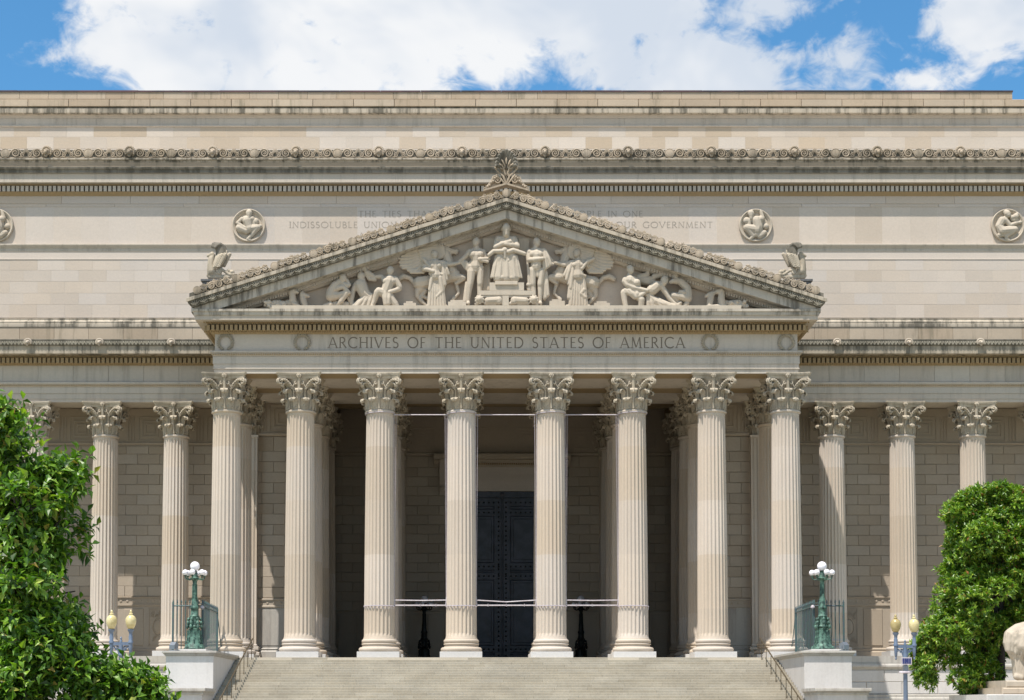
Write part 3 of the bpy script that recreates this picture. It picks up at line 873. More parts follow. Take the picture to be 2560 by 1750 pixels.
def capital_mesh():
    b = MB()
    b.lathe([(.74, .0), (.75, .3), (.74, .9), (.76, 1.2), (.84, 1.5), (.96, 1.74), (.98, 1.78)], 24)
    low = [(.77, .02), (.80, .25), (.83, .48), (.90, .62), (.99, .68), (1.06, .66), (1.09, .59), (1.06, .53), (1.01, .53)]
    lw = [.20, .22, .235, .235, .22, .21, .19, .15, .08]
    for k in range(8):
        leaf_strip(b, PI / 8 + k * PI / 4, low, lw)
    up = [(.76, .05), (.79, .6), (.83, .92), (.91, 1.10), (1.02, 1.18), (1.12, 1.17), (1.18, 1.09), (1.16, 1.01), (1.09, 1.0)]
    uw = [.10, .15, .19, .21, .215, .21, .20, .17, .09]
    for k in range(8):
        leaf_strip(b, k * PI / 4, up, uw)
        a = k * PI / 4
        ca, sa = math.cos(a), math.sin(a)
        b.tube([(.82 * ca, .82 * sa, .1), (.85 * ca, .85 * sa, .6), (.89 * ca, .89 * sa, .95)], [.05, .035, .035], 5)
        a += PI / 8; ca, sa = math.cos(a), math.sin(a)
        # stalks between the leaves, forking into the scrolls
        b.tube([(.80 * ca, .80 * sa, .6), (.82 * ca, .82 * sa, 1.0), (.84 * ca, .84 * sa, 1.25)], [.04, .055, .085], 6)
        b.lathe([(.08, 0), (.12, .05), (.07, .10)], 7, c=(.85 * ca, .85 * sa, 1.22))
        # small crinkled leaves low between the big ones
        for q in range(5):
            aq = a - PI / 16 + q * PI / 32
            b.ball((.80 * math.cos(aq), .80 * math.sin(aq), .18 + .10 * (q % 3)), .045, 5, 4, sz=1.6)
    # corner leaves and volutes on the diagonals
    for k in range(4):
        a = PI / 4 + k * PI / 2
        cl = [(.84, 1.05), (.92, 1.28), (1.05, 1.45), (1.22, 1.52), (1.34, 1.47), (1.36, 1.38), (1.30, 1.33)]
        leaf_strip(b, a, cl, [.12, .19, .22, .21, .17, .12, .06])
        ca, sa = math.cos(a), math.sin(a)
        for sg in (-1, 1):
            tx, ty = -sa * sg, ca * sg
            pts, rs = [], []
            for t in range(9):
                u = t / 8
                r = .86 + .66 * u ** 1.2; z = 1.18 + .56 * math.sin(u * PI / 2) ; off = .30 * (1 - u) ** 1.3 + .05
                pts.append((r * ca + tx * off, r * sa + ty * off, z)); rs.append(.065)
            for t in range(1, 15):
                th = PI / 2 - t * .55; rr = .155 * (1 - t / 15) + .03
                rc, zc_ = 1.52, 1.74 - .155
                pts.append(((rc + rr * math.cos(th)) * ca + tx * .06, (rc + rr * math.cos(th)) * sa + ty * .06, zc_ + rr * math.sin(th))); rs.append(.055)
            b.tube(pts, rs, 6)
        # crusty leafage over the volute
        for q in range(12):
            u = q / 11; r = .98 + .5 * u
            for sg in (-1, 1):
                off = .26 * (1 - u) + .10
                b.ball((r * ca - sa * sg * off, r * sa + ca * sg * off, 1.38 + .30 * math.sin(u * 2.2) + .03 * (q % 2)), .062, 5, 4)
    # inner scrolls and flower on each face
    for k in range(4):
        a = k * PI / 2; ca, sa = math.cos(a), math.sin(a)
        for sg in (-1, 1):
            pts, rs = [], []
            for t in range(18):
                u = t / 17
                if u < .5: off, z = .42 - .5 * u, 1.22 + .8 * u
                else:
                    th = PI / 2 + (u - .5) * 11; rr = .11 * (1 - (u - .5) * 1.6); off, z = .17 - rr * math.cos(th) * 1.0, 1.52 + rr * math.sin(th)
                r = .90 + .08 * u
                pts.append((r * ca - sa * sg * off, r * sa + ca * sg * off, z)); rs.append(.04)
            b.tube(pts, rs, 5)
        b.tube([(.90 * ca, .90 * sa, 1.2), (.95 * ca, .95 * sa, 1.5), (1.02 * ca, 1.02 * sa, 1.8)], [.10, .09, .07], 6)
        for q in range(6):
            t = q * PI / 3
            b.ball((1.07 * ca - sa * .09 * math.cos(t), 1.07 * sa + ca * .09 * math.cos(t), 1.93 + .09 * math.sin(t)), .07, 6, 4)
        b.ball((1.13 * ca, 1.13 * sa, 1.93), .06, 6, 4)
    # abacus with hollow sides
    def outline(c, m_, cut):
        pts = []
        for k in range(4):
            a = k * PI / 2; ca, sa = math.cos(a), math.sin(a)
            for i in range(9):
                u = -1 + 2 * i / 8
                t = u * (c - cut); r = m_ + (c - m_ - .0) * abs(u) ** 2.1
                r = min(r, c)
                pts.append((r * ca - t * sa, r * sa + t * ca))
        return pts
    def tier(o1, o2, z1, z2):
        n = len(o1)
        vs = [(x, y, z1) for x, y in o1] + [(x, y, z2) for x, y in o2]
        fs = [(i, (i + 1) % n, n + (i + 1) % n, n + i) for i in range(n)] + [tuple(range(n))[::-1], tuple(range(n, 2 * n))]
        b.add(vs, fs)
    tier(outline(1.17, .88, .09), outline(1.21, .93, .09), 1.77, 1.93)
    tier(outline(1.24, .97, .09), outline(1.29, 1.02, .10), 1.935, 2.04)
    tier(outline(1.29, 1.02, .10), outline(1.29, 1.02, .10), 2.04, 2.10)
    return b.mesh('capital', M['capital'], 45)
shaft_me, base_me, plinth_me, cap_me = shaft_mesh(), base_mesh(), plinth_mesh(), capital_mesh()
col0 = empty('column', (0, 0, 0))
link('shaft', shaft_me, col0); link('base', base_me, col0); link('plinth', plinth_me, col0)
link('capital', cap_me, col0, loc=(0, 0, 13.90))
used = [False]
def column(x, y, parent, z=0.0, s=1.0, hz=HC, rot=0.0):
    c = col0 if not used[0] else copy_tree(col0)
    used[0] = True
    c.parent = parent; c.location = (x, y, z); c.scale = (s, s, hz)
    return c
PORT = empty('portico', (0, 0, 0), parent=None)
bpy.data.objects.remove(PORT)
COLX = [-15.95, -11.73, -7.20, -2.55, 2.55, 7.20, 11.73, 15.95]
for x in COLX:
    column(x, 0, ARCH)
for x in COLX:
    column(x, 4.5, ARCH)
for x in (-11.73, -7.20, 7.20, 11.73):
    column(x, 9.0, ARCH); column(x, 13.5, ARCH)
zw0 = Z(1640, 8.3); hw = (Z(1005.5, 8.85) - zw0) / 16.0
for sx in (-1, 1):
    for k in range(5):
        column(sx * (20.57 + 4.43 * k), 9.62, ARCH, z=zw0, s=.978, hz=hw)

# ------------------------------------------------------------------ portico entablature (block half length 16.6 at y = -0.75)
ent = empty('portico_entablature', (0, 0, 0), parent=ARCH)
XE, YR, YB = 16.60, -0.75, 8.9
def mm(name, pts, mat): return mitre_mould(name, pts, XE, YR, YB, mat, ent)
mm('cornice_fillet', [(-0.6, 771.0), (-1.82, 771.8), (-1.82, 777.8), (-1.76, 779.6), (-1.75, 787), (-1.70, 788.8)], M['trim2'])
mm('corona', [(-1.68, 789.0), (-1.68, 799.2), (-1.60, 800)], M['trim'])
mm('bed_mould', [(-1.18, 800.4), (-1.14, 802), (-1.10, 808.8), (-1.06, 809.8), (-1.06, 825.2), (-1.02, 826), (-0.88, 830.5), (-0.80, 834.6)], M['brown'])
mm('frieze', [(-0.70, 834.7), (-0.70, 876)], M['trim'])
mm('architrave_mould', [(-0.92, 876.2), (-0.94, 877), (-0.94, 881), (-0.88, 882), (-0.84, 888), (-0.78, 890.8)], M['trim'])
mm('fascia', [(-0.80, 891), (-0.80, 909.4), (-0.76, 909.7)], M['trim'])
mm('fascia', [(-0.76, 909.9), (-0.76, 919.6), (-0.79, 920.2), (-0.79, 921.9), (-0.72, 922.2)], M['trim'])
mm('fascia', [(-0.73, 922.4), (-0.73, 933.6)], M['trim'])
mm('dentil_recess', [(-1.075, 810.2), (-1.075, 825)], M['recess'])  # strip of painted shade deepening the portico dentil gaps
# architrave underside and inner beams
b = MB()
def beam(x0, x1, y0, y1, z0=None, z1=None):
    z0 = ZS if z0 is None else z0; z1 = ZS + 1.8 if z1 is None else z1
    b.tone(); b.box(x0, x1, y0, y1, z0, z1)
    b.box(x0, x1, y0 - .06, y1 + .06, z0 + .32, z1) if y1 - y0 < x1 - x0 else b.box(x0 - .06, x1 + .06, y0, y1, z0 + .32, z1)
b.box(-16.5, 16.5, -.6, .75, ZS, ZS + 1.8); b.box(-16.5, 16.5, -.55, .81, ZS + .32, ZS + 1.8)
beam(-16.5, -7.9, 3.75, 5.25); beam(7.9, 16.5, 3.75, 5.25); beam(-7.9, 7.9, 3.76, 5.24)
beam(-16.6, -15.2, .8, 8.5); beam(15.2, 16.6, .8, 8.5)
for sx in (-1, 1):
    for xx in (11.73, 7.20):
        beam(sx * xx - .7, sx * xx + .7, .82, 17.5, ZS + .004)
    for yy in (8.3, 12.8):
        beam(min(sx * 11, sx * 7.9), max(sx * 11, sx * 7.9), yy, yy + .7, ZS + .5)
    beam(min(sx * 11, sx * 7.9), max(sx * 11, sx * 7.9), 2.2, 2.6, ZS + .7)
beam(-6.5, 6.5, 10.2, 11.2, ZS + .3)
for xx in (-2.55, 2.55): beam(xx - .3, xx + .3, 5.4, 17.5, ZS + .8)
for yy in (7.6, 13.8): beam(-6.4, 6.4, yy, yy + .5, ZS + .8)
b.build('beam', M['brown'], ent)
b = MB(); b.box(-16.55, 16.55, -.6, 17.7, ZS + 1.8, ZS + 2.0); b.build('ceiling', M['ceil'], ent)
def side_dentils():
    bb = MB()
    z1, z0 = Z(811.2, -1.30), Z(824.8, -1.30)
    n = 130; x0, x1 = -16.98, 16.98; st = (x1 - x0) / n
    for i in range(n):
        a = x0 + i * st; bb.tone(); bb.box(a + st * .19, a + st * .81, -1.26, -1.06, z0, z1)
    for sx in (-1, 1):
        y = -1.0
        while y < 8.5:
            a, c = sorted((sx * 16.90, sx * 17.09)); bb.box(a, c, y, y + .17, z0, z1); y += .262
    tag(bb.build('dentil_row', M['brown'], ent), kind='stuff')
    bb = MB()
    for i in range(262):
        x = -17.1 + i * (34.2 / 261)
        bb.ball((x, -1.18, Z(805.2, -1.18)), .052, 5, 4, sz=1.35)
        bb.ball((x, -0.96, Z(829.6, -.96)), .045, 4, 3, sz=1.2)
    tag(bb.build('egg_moulding', M['brown'], ent), kind='stuff')
    bb = MB()
    for i in range(330):
        bb.ball((-16.7 + i * (33.4 / 329), -0.91, Z(885.6, -.9)), .036, 4, 3, sz=1.5)
    tag(bb.build('bead_moulding', M['brown'], ent), kind='stuff')
side_dentils()

# wreaths on the frieze
def wreath_mesh():
    bb = MB()
    for sg in (-1, 1):
        for i in range(11):
            a = -PI / 2 + sg * (.32 + 2.62 * i / 10)
            c_, s_ = math.cos(a), math.sin(a)
            cx_, cz_ = .40 * c_, .41 * s_
            for da in (-.95, 0, .95):
                d = Vector((-s_ * sg, 0, c_ * sg)); d.rotate(Matrix.Rotation(da, 3, 'Y'))
                p = Vector((cx_, -.05, cz_))
                bb.tube([p - d * .04, p + d * .04, p + d * .13], [.026, .044, .012], 5)
            if i % 2 == 0: bb.ball((cx_, -.09, cz_), .032, 5, 4)
    bb.tube([(-.26, -.02, .44), (0, -.03, .47), (.26, -.02, .44)], .03, 5)
    return bb.mesh('wreath', M['wreath'], 60)
wr = wreath_mesh()
for px in (564, 755.6, 1774.6, 1965.2):
    link('wreath', wr, ent, loc=(X(px, -.72, 855), -.72, Z(856, -.72)))

# ------------------------------------------------------------------ lettering (own stroke alphabet)
_glyph = {}
TH, TN = .115, .07
def arc(cx, cy, rx, ry, a0, a1, w=TH, n=14):
    return ('p', [(cx + rx * math.cos(math.radians(a0 + (a1 - a0) * i / n)), cy + ry * math.sin(math.radians(a0 + (a1 - a0) * i / n))) for i in range(n + 1)], w)
def ln(x0, y0, x1, y1, w=TH): return ('p', [(x0, y0), (x1, y1)], w)
def sf(x, y, w=.13): return ('p', [(x - w, y), (x + w, y)], .05)
G = {
 'A': (.82, [ln(.05, 0, .40, 1, TN), ln(.42, 1, .78, 0), ln(.17, .34, .65, .34, TN), sf(.06, .02), sf(.78, .02)]),
 'B': (.62, [ln(.12, 0, .12, 1), arc(.25, .76, .24, .23, -90, 90), arc(.27, .27, .29, .26, -90, 90), ln(.12, .98, .27, .98, TN), ln(.12, .52, .27, .52, TN), ln(.12, .02, .27, .02, TN)]),
 'C': (.86, [arc(.50, .5, .45, .49, 45, 315)]),
 'D': (.84, [ln(.12, 0, .12, 1), arc(.34, .5, .46, .48, -90, 90), ln(.1, .98, .34, .98, TN), ln(.1, .02, .34, .02, TN)]),
 'E': (.56, [ln(.12, 0, .12, 1), ln(.12, .97, .50, .97, TN), ln(.12, .52, .44, .52, TN), ln(.12, .03, .54, .03, TN)]),
 'F': (.54, [ln(.12, 0, .12, 1), ln(.12, .97, .50, .97, TN), ln(.12, .50, .43, .50, TN), sf(.12, .02)]),
 'G': (.88, [arc(.50, .5, .45, .49, 45, 300), ln(.78, .02, .78, .42), sf(.78, .43)]),
 'H': (.82, [ln(.12, 0, .12, 1), ln(.70, 0, .70, 1), ln(.12, .52, .70, .52, TN), sf(.12, .02), sf(.70, .02), sf(.12, .98), sf(.7, .98)]),
 'I': (.26, [ln(.13, 0, .13, 1), sf(.13, .02), sf(.13, .98)]),
 'L': (.56, [ln(.12, 0, .12, 1), ln(.12, .03, .54, .03, TN), sf(.12, .98)]),
 'M': (.98, [ln(.12, 0, .18, 1, TN), ln(.18, 1, .49, .05), ln(.49, .05, .80, 1, TN), ln(.80, 1, .88, 0), sf(.12, .02), sf(.88, .02)]),
 'N': (.84, [ln(.12, 0, .12, 1, TN), ln(.12, 1, .72, 0), ln(.72, 0, .72, 1, TN), sf(.12, .02), sf(.72, .98)]),
 'O': (.98, [arc(.49, .5, .44, .48, 0, 360, n=24)]),
 'P': (.60, [ln(.12, 0, .12, 1), arc(.28, .73, .26, .25, -90, 90), ln(.12, .98, .28, .98, TN), ln(.12, .48, .28, .48, TN), sf(.12, .02)]),
 'R': (.68, [ln(.12, 0, .12, 1), arc(.28, .74, .24, .24, -90, 90), ln(.12, .98, .28, .98, TN), ln(.12, .50, .28, .50, TN), ln(.30, .5, .66, 0), sf(.12, .02)]),
 'S': (.54, [arc(.27, .745, .19, .235, 35, 270), arc(.27, .265, .22, .245, 90, -145)]),
 'T': (.74, [ln(.37, 0, .37, 1), ln(.03, .97, .71, .97, TN), sf(.37, .02)]),
 'U': (.80, [ln(.12, .36, .12, 1), arc(.40, .36, .28, .34, 180, 360), ln(.68, .36, .68, 1, TN), sf(.12, .98), sf(.68, .98)]),
 'V': (.80, [ln(.04, 1, .40, 0), ln(.40, 0, .76, 1, TN), sf(.05, .98), sf(.76, .98)]),
 'Y': (.76, [ln(.04, 1, .38, .48), ln(.38, .48, .72, 1, TN), ln(.38, 0, .38, .48), sf(.38, .02)]),
 ' ': (.52, []),
}
def inscription(text, x0, x1, z0, z1, y, mat, parent, wt=1.0):
    h = z1 - z0
    gap = .14
    adv = sum(G[c][0] + gap for c in text) - gap
    k = (x1 - x0) / (adv * h)
    x = x0
    for c in text:
        w, st = G[c]
        if st:
            key = (c, round(h, 3), round(k, 3), mat.name)
            if key not in _glyph:
                bb = MB()
                for q, (_, pts, lw) in enumerate(st):
                    P = [Vector((p[0] * h * k, p[1] * h)) for p in pts]
                    hw_ = lw * h * wt / 2
                    L_, R_ = [], []
                    for i, p in enumerate(P):
                        d = P[min(i + 1, len(P) - 1)] - P[max(i - 1, 0)]
                        d.normalize(); nn = Vector((-d.y, d.x)) * hw_
                        L_.append(p + nn); R_.append(p - nn)
                    m = len(P); yq = -.0006 * q
                    vs = [(p.x, yq, p.y) for p in L_] + [(p.x, yq, p.y) for p in R_] + [(p.x, .02, p.y) for p in L_] + [(p.x, .02, p.y) for p in R_]
                    fs = []
                    for i in range(m - 1):
                        fs += [(i, i + 1, m + i + 1, m + i), (i, i + 1, 2 * m + i + 1, 2 * m + i), (m + i, m + i + 1, 3 * m + i + 1, 3 * m + i)]
                    bb.add(vs, fs)
                _glyph[key] = bb.mesh('letter', mat)
            link('letter', _glyph[key], parent, loc=(x, y, z0))
        x += (w + gap) * h * k
yl = -0.706
inscription('ARCHIVES OF THE UNITED STATES OF AMERICA', X(820.5, yl, 856), X(1712, yl, 856), Z(870, yl), Z(843, yl), yl, M['letter'], ent)
ya = YF - .008
inscription('THE TIES THAT BIND THE LIVES OF OUR PEOPLE IN ONE', X(895.5, ya, 535), X(1607.5, ya, 535), Z(542.3, ya), Z(527.3, ya), ya, M['letter2'], attic, 1.0)
inscription('INDISSOLUBLE UNION ARE PERPETUATED IN THE ARCHIVES OF OUR GOVERNMENT', X(723, ya, 560), X(1782, ya, 560), Z(569.5, ya), Z(554.3, ya), ya, M['letter2'], attic, 1.0)
inscription('AND TO THEIR CUSTODY THIS BUILDING IS DEDICATED', X(896, ya, 590), X(1610, ya, 590), Z(596.5, ya), Z(581.8, ya), ya, M['letter2'], attic, 1.0)

# ------------------------------------------------------------------ medallions on the attic frieze
def voxel(name, bb, mat, parent=None, vox=.035, smooth_it=3, loc=None):
    me = bb.mesh(name, mat)
    o = bpy.data.objects.new(name, me); COL.objects.link(o)
    r = o.modifiers.new('r', 'REMESH'); r.mode = 'VOXEL'; r.voxel_size = vox; r.use_smooth_shade = True
    if smooth_it:
        s = o.modifiers.new('s', 'SMOOTH'); s.iterations = smooth_it; s.factor = .5
    dg = bpy.context.evaluated_depsgraph_get()
    m2 = bpy.data.meshes.new_from_object(o.evaluated_get(dg), depsgraph=dg)
    m2.name = name
    bpy.data.objects.remove(o); bpy.data.meshes.remove(me)
    m2.materials.clear(); m2.materials.append(mat)
    m2.polygons.foreach_set('use_smooth', [True] * len(m2.polygons))
    at = m2.attributes.new('tone', 'FLOAT', 'FACE')
    return link(name, m2, parent, loc=loc)
def cap(bb, p, q, r1, r2, flat=1.0):
    """tapered capsule from p to q"""
    p, q = Vector(p), Vector(q)
    d = q - p; n = 8
    if d.length < 1e-5: bb.ball(p, r1, 9, 6, sy=flat); return
    k = max(2, min(7, int(d.length / max(.5 * min(r1, r2), .02)) + 1))
    bb.tube([p.lerp(q, i / k) for i in range(k + 1)], [r1 + (r2 - r1) * i / k for i in range(k + 1)], 9)
    bb.ball(p, r1, 9, 6); bb.ball(q, r2, 9, 6)
class Relief:
    """figure drawn as tapered limbs in photo pixels at a true depth"""
    def __init__(s, ox, oz, sc, y, mirror=None):
        s.ox, s.oz, s.sc, s.y, s.b, s.mirror = ox, oz, sc, y, MB(), mirror
        s.m_px = 1.0 / (F_PX / (y - CAM.y)) / sc
    def P(s, x, z, dy=0.0):
        px, py = s.ox + x / s.sc, s.oz + z / s.sc
        if s.mirror: px = s.mirror - px
        wx, wz = W(px, py, s.y)
        return Vector((wx, s.y + dy, wz))
    def L(s, *a):
        """chain: (x, z, r[, dy]) stations"""
        for i in range(len(a) - 1):
            p, q = a[i], a[i + 1]
            cap(s.b, s.P(p[0], p[1], p[3] if len(p) > 3 else 0), s.P(q[0], q[1], q[3] if len(q) > 3 else 0), p[2] * s.m_px + .012, q[2] * s.m_px + .012)
    def B(s, x, z, r, dy=0.0, sx=1.0, sz=1.0, sy=1.0):
        s.b.ball(s.P(x, z, dy), r * s.m_px + .012, 10, 7, sx=sx, sy=sy, sz=sz)
    def folds(s, pts, n, r, dy=0.0, wob=.05):
        """cloth: lines from a top polyline to a bottom polyline"""
        (x0, z0, x1, z1), (u0, w0, u1, w1) = pts
        for i in range(n):
            t = i / (n - 1)
            d = dy - wob * (i % 2)
            s.L((x0 + (x1 - x0) * t, z0 + (z1 - z0) * t, r * .85, d), (.5 * (x0 + (x1 - x0) * t + u0 + (u1 - u0) * t), .5 * (z0 + (z1 - z0) * t + w0 + (w1 - w0) * t), r, d - .03), (u0 + (u1 - u0) * t, w0 + (w1 - w0) * t, r, d))
        for q in (.25, .5, .75): s.L((x0 + (x1 - x0) * q, z0 + (z1 - z0) * q, abs(x1 - x0) * .24, dy + .13), (u0 + (u1 - u0) * q, w0 + (w1 - w0) * q, abs(u1 - u0) * .20, dy + .13))
    def head(s, x, z, r, dy=0.0, face=0, beard=False, hair=True):
        r *= 1.16; dy -= .06
        s.B(x, z - r * .12, r * .90, dy, sx=1.05, sz=1.12)
        s.B(x + face * r * .2, z + r * .30, r * .74, dy - .03, sz=1.1)
        s.L((x + face * r * .75, z - r * .05, r * .12, dy - .10 if not face else dy - .03), (x + face * r * .9, z + r * .3, r * .18, dy - .15 if not face else dy - .04))
        s.L((x - r * .5 + face * r * .3, z - r * .12, r * .13, dy - .10), (x + r * .5 + face * r * .3, z - r * .12, r * .13, dy - .10))
        if hair: s.B(x - face * r * .25, z - r * .45, r * .82, dy + .03)
        if beard:
            s.L((x, z + r * .4, r * .62, dy - .05), (x, z + r * 1.35, r * .42, dy - .07))
    def done(s, name, parent=None, vox=.035, sm=3, mat=None):
        return voxel(name, s.b, mat or M['carve'], parent, vox, sm)

def medallion(px, figure):
    y = 10.98
    R = 1.06
    m = empty('medallion', (X(px, y, 563.7), y, Z(563.7, y)), parent=ARCH)
    bb = MB()
    bb.lathe([(R * .02, .04), (R * .78, .04), (R * .82, -.03), (R * .85, -.05), (R * .88, -.04), (R * .90, -.09), (R * .96, -.12), (R, -.09), (R * 1.01, .06)], 48)
    bb.v = [(p[0], p[2], -p[1]) for p in bb.v]
    bb.build('rim', M['carve'], m, smooth=35)
    f = Relief(px, 563.7, 1.0, y - .05)
    figure(f)
    o = f.done('figure', m, vox=.022, sm=1)
    o.location = (-m.location.x, -m.location.y, -m.location.z)
    return m
def sit_a(f):    # bearded, reading a tablet on the knee
    f.head(1, -29, 7.5, 0, 0, beard=True); f.L((-1, -22, 5), (-9, -16, 8), (8, -16, 7)); f.L((-4, -12, 12), (0, 2, 10), (2, 8, 11))
    f.L((-17, -16, 5), (-28, -6, 4.5), (-10, 7, 4, -.08), (4, 6, 3, -.08)); f.L((10, -14, 5), (14, -2, 4), (6, 3, 3.5))
    f.L((4, 4, 3, -.06), (30, 2, 4, -.06)); f.L((2, 9, 9), (22, 6, 8, -.05), (8, 24, 5), (-2, 34, 4), (3, 37, 3.5)); f.L((-25, 6, 8), (-6, 14, 8)); f.L((-24, 12, 5), (-2, 16, 5)); f.B(18, -10, 9, .08, sx=.8)
def sit_b(f):
    f.head(-12, -28, 7.5, 0, 0, beard=True); f.L((-10, -20, 5), (-2, -13, 9), (12, -15, 9)); f.L((2, -12, 12), (6, 4, 12), (4, 12, 12))
    f.L((18, -18, 5), (14, -32, 4), (13, -36, 3.5)); f.L((-16, -12, 6), (-16, 0, 5), (-4, 6, 4.5)); f.L((4, 10, 11), (-22, 6, 9), (-6, 26, 6), (-12, 33, 4))
    f.L((2, 22, 8), (22, 18, 6), (10, 26, 8)); f.L((16, -30, 2), (16, 12, 2)); f.B(-22, -12, 10, .10); f.B(26, 2, 8, .08)
def sit_c(f):
    f.head(-2, -28, 7.5, 0, 1); f.L((-6, -19, 5), (-14, -12, 10), (-22, 2, 9), (-14, 14, 12)); f.L((-6, -14, 7), (6, 0, 5.5), (22, -6, 4.5), (32, -8, 4))
    f.L((-14, 14, 12), (18, 10, 8), (-2, 26, 5.5), (-4, 32, 4), (4, 38, 3)); f.L((-20, 24, 6), (4, 22, 5)); f.B(20, -22, 8, 0); f.B(11, -20, 6, 0); f.B(24, -28, 5, 0); f.L((12, -14, 4), (24, -14, 4))
for px, fn in ((-8, sit_b), (621.9, sit_a), (1889, sit_b), (2519, sit_c)): medallion(px, fn)

# ------------------------------------------------------------------ pediment
PED = empty('pediment', (0, 0, 0), parent=ARCH)
SL = 0.3184
def rake(name, pts, mat, yb=.0, back=None):
    """raking moulding: pts = [(depth, photo row at the apex)]"""
    bb = MB(); prof = [(y, Z(py, y)) for y, py in pts]
    for sx in (-1, 1):
        vs = []
        for (y, z) in prof + [(yb, prof[-1][1]), (yb, prof[0][1])]:
            xe = XE + (YR - min(y, -.5)) if y < -.5 else XE + .2
            vs += [(0, y, z), (sx * xe, y, z - SL * xe)]
        n = len(vs) // 2
        fs = [(2 * i, 2 * ((i + 1) % n), 2 * ((i + 1) % n) + 1, 2 * i + 1) for i in range(n)]
        fs += [tuple(2 * i for i in range(n)), tuple(2 * i + 1 for i in range(n))]
        bb.add(vs, fs)
    return bb.build(name, mat, PED)
rake('raking_fillet', [(-2.00, 494), (-2.12, 494.6), (-2.12, 502.6), (-2.06, 503.4)], M['stained'], yb=.4)
rake('raking_leaf_mould', [(-2.04, 503.6), (-2.02, 508), (-1.90, 517), (-1.84, 520.5), (-1.84, 522.6)], M['black'], yb=.3)
rake('raking_corona', [(-1.72, 522.8), (-1.72, 545.6), (-1.64, 546.4)], M['trim2'], yb=.2)
rake('raking_bed', [(-1.20, 546.8), (-1.14, 549), (-1.06, 555), (-1.02, 556), (-0.98, 566), (-.80, 572), (-.52, 575)], M['trim'], yb=.1)
bb = MB(); zt, zb = Z(570, -.5), Z(771, -.6)
hwid = (zt - zb) / SL
bb.prism_y([(-hwid, zb), (hwid, zb), (0, zt)], -.50, .3)
bb.build('tympanum', M['wall'], PED)
bb = MB(); bb.box(-13.2, 13.2, -1.80, -.4, zb - .3, Z(763.5, -1.78)); bb.build('sculpture_ledge', M['carve'], PED)
# roof behind, reaching the attic
bb = MB(); za = Z(497, -2.0)
for sx in (-1, 1):
    bb.add([(0, -.2, za), (sx * 18, -.2, za - SL * 18), (sx * 18, 11.2, za - SL * 18), (0, 11.2, za), (0, -.2, za - .3), (sx * 18, -.2, za - SL * 18 - .3), (sx * 18, 11.2, za - SL * 18 - .3), (0, 11.2, za - .3)],
           [(0, 1, 2, 3), (4, 5, 6, 7), (0, 1, 5, 4), (1, 2, 6, 5), (2, 3, 7, 6), (3, 0, 4, 7)])
bb.build('roof', M['roof'], PED)
# sheets of small dentils under the raking corona
bb = MB()
for sx in (-1, 1):
    for i in range(1, 110):
        x = .145 * i; z = Z(559, -1.1) - SL * x
        bb.box(sx * x - .045, sx * x + .045, -1.12, -.99, z - .12, z + .06)
tag(bb.build('raking_dentils', M['trim'], PED), kind='stuff')

# palmettes of the leaf moulding
bb = MB()
for k in range(-2, 3): petal(bb, .03 * k, .04, k * .42, .36 - .04 * abs(k), .030, -.05 - .03 * (1 - abs(k) / 4))
bb.tube([(-.19, 0, .36), (-.22, 0, .2), (-.19, 0, .04), (0, 0, -.0), (.19, 0, .04), (.22, 0, .2), (.19, 0, .36)], .022, 5)
bb.ball((0, -.04, .06), .05, 6, 4)
pal_me = bb.mesh('palmette', M['leafcarve'], 50)
zl0 = Z(520.5, -1.98)
for sx in (-1, 1):
    for i in range(0, 37):
        if i == 0 and sx < 0: continue
        x = sx * .484 * i
        o = link('palmette', pal_me, PED, loc=(x, -1.99, zl0 - SL * abs(x) + .0))
        o.rotation_euler = (-.12, sx * math.atan(SL) if i else 0, 0)
# cresting up the rakes
def rake_module():
    bb = MB()
    spiral(bb, .44, .30, .15, -.02, 1.7, -1, PI * .6, .046, tail=(.2, .08))
    spiral(bb, .90, .22, .19, -.03, 2.0, 1, PI * .1, .054, tail=(.3, .42))
    spiral(bb, 1.28, .24, .19, -.03, 2.0, -1, PI * .9, .054, tail=(1.9, .42))
    spiral(bb, 1.72, .30, .15, -.02, 1.7, 1, PI * .4, .046, tail=(1.98, .08))
    bb.tube([(.3, -.02, .10), (.55, -.03, .12), (.66, -.03, .40), (.82, -.02, .47)], .03, 5)
    bb.tube([(1.87, -.02, .10), (1.62, -.03, .12), (1.52, -.03, .40), (1.36, -.02, .47)], .03, 5)
    for k in range(-2, 3): petal(bb, 1.09, .40, k * .55, .2 - abs(k) * .02, .035, -.01)
    for xx in (.22, 1.95):
        for k in (-1, 0, 1): petal(bb, xx, .04, k * .7, .17, .032, -.03)
    for xx, aa in ((.62, .9), (.70, .2), (.60, -.6), (1.56, -.9), (1.48, -.2), (1.58, .6), (.45, .2), (1.72, -.2), (.92, -.2), (1.26, .2)):
        petal(bb, xx, .36, aa, .16, .028, -.04)
    for q in range(9): bb.tube([(.12 + q * .23, -.02, .02), (.2 + q * .23, -.04, .07), (.28 + q * .23, -.02, .02)], .022, 4)
    bb.ball((1.09, -.04, .36), .06, 6, 4)
    return bb.mesh('scroll_ornament', M['crest'], 50)
rm = rake_module()
rake('cresting_back', [(-1.90, 484), (-1.96, 484.2), (-1.96, 494.8)], M['black'], yb=-1.8)  # black strip as painted shade between the raking scrolls
ang = math.atan(SL); ca = math.cos(ang)
z0c = Z(494.5, -2.02)
for sx in (-1, 1):
    for i in range(8):
        x = 2.17 * i
        o = link('scroll_ornament', rm, PED, loc=(sx * x, -2.02, z0c - SL * x))
        o.scale = (sx / ca * 1.0, 1, 1.0)
        o.rotation_euler = (0, sx * ang, 0)
for i in range(-8, 9):
    x = 2.17 * i
    link('roundel', roundel_me, PED, loc=(x + 0, -2.06, z0c - SL * abs(x) + .26), scale=(.76, .55, .76))
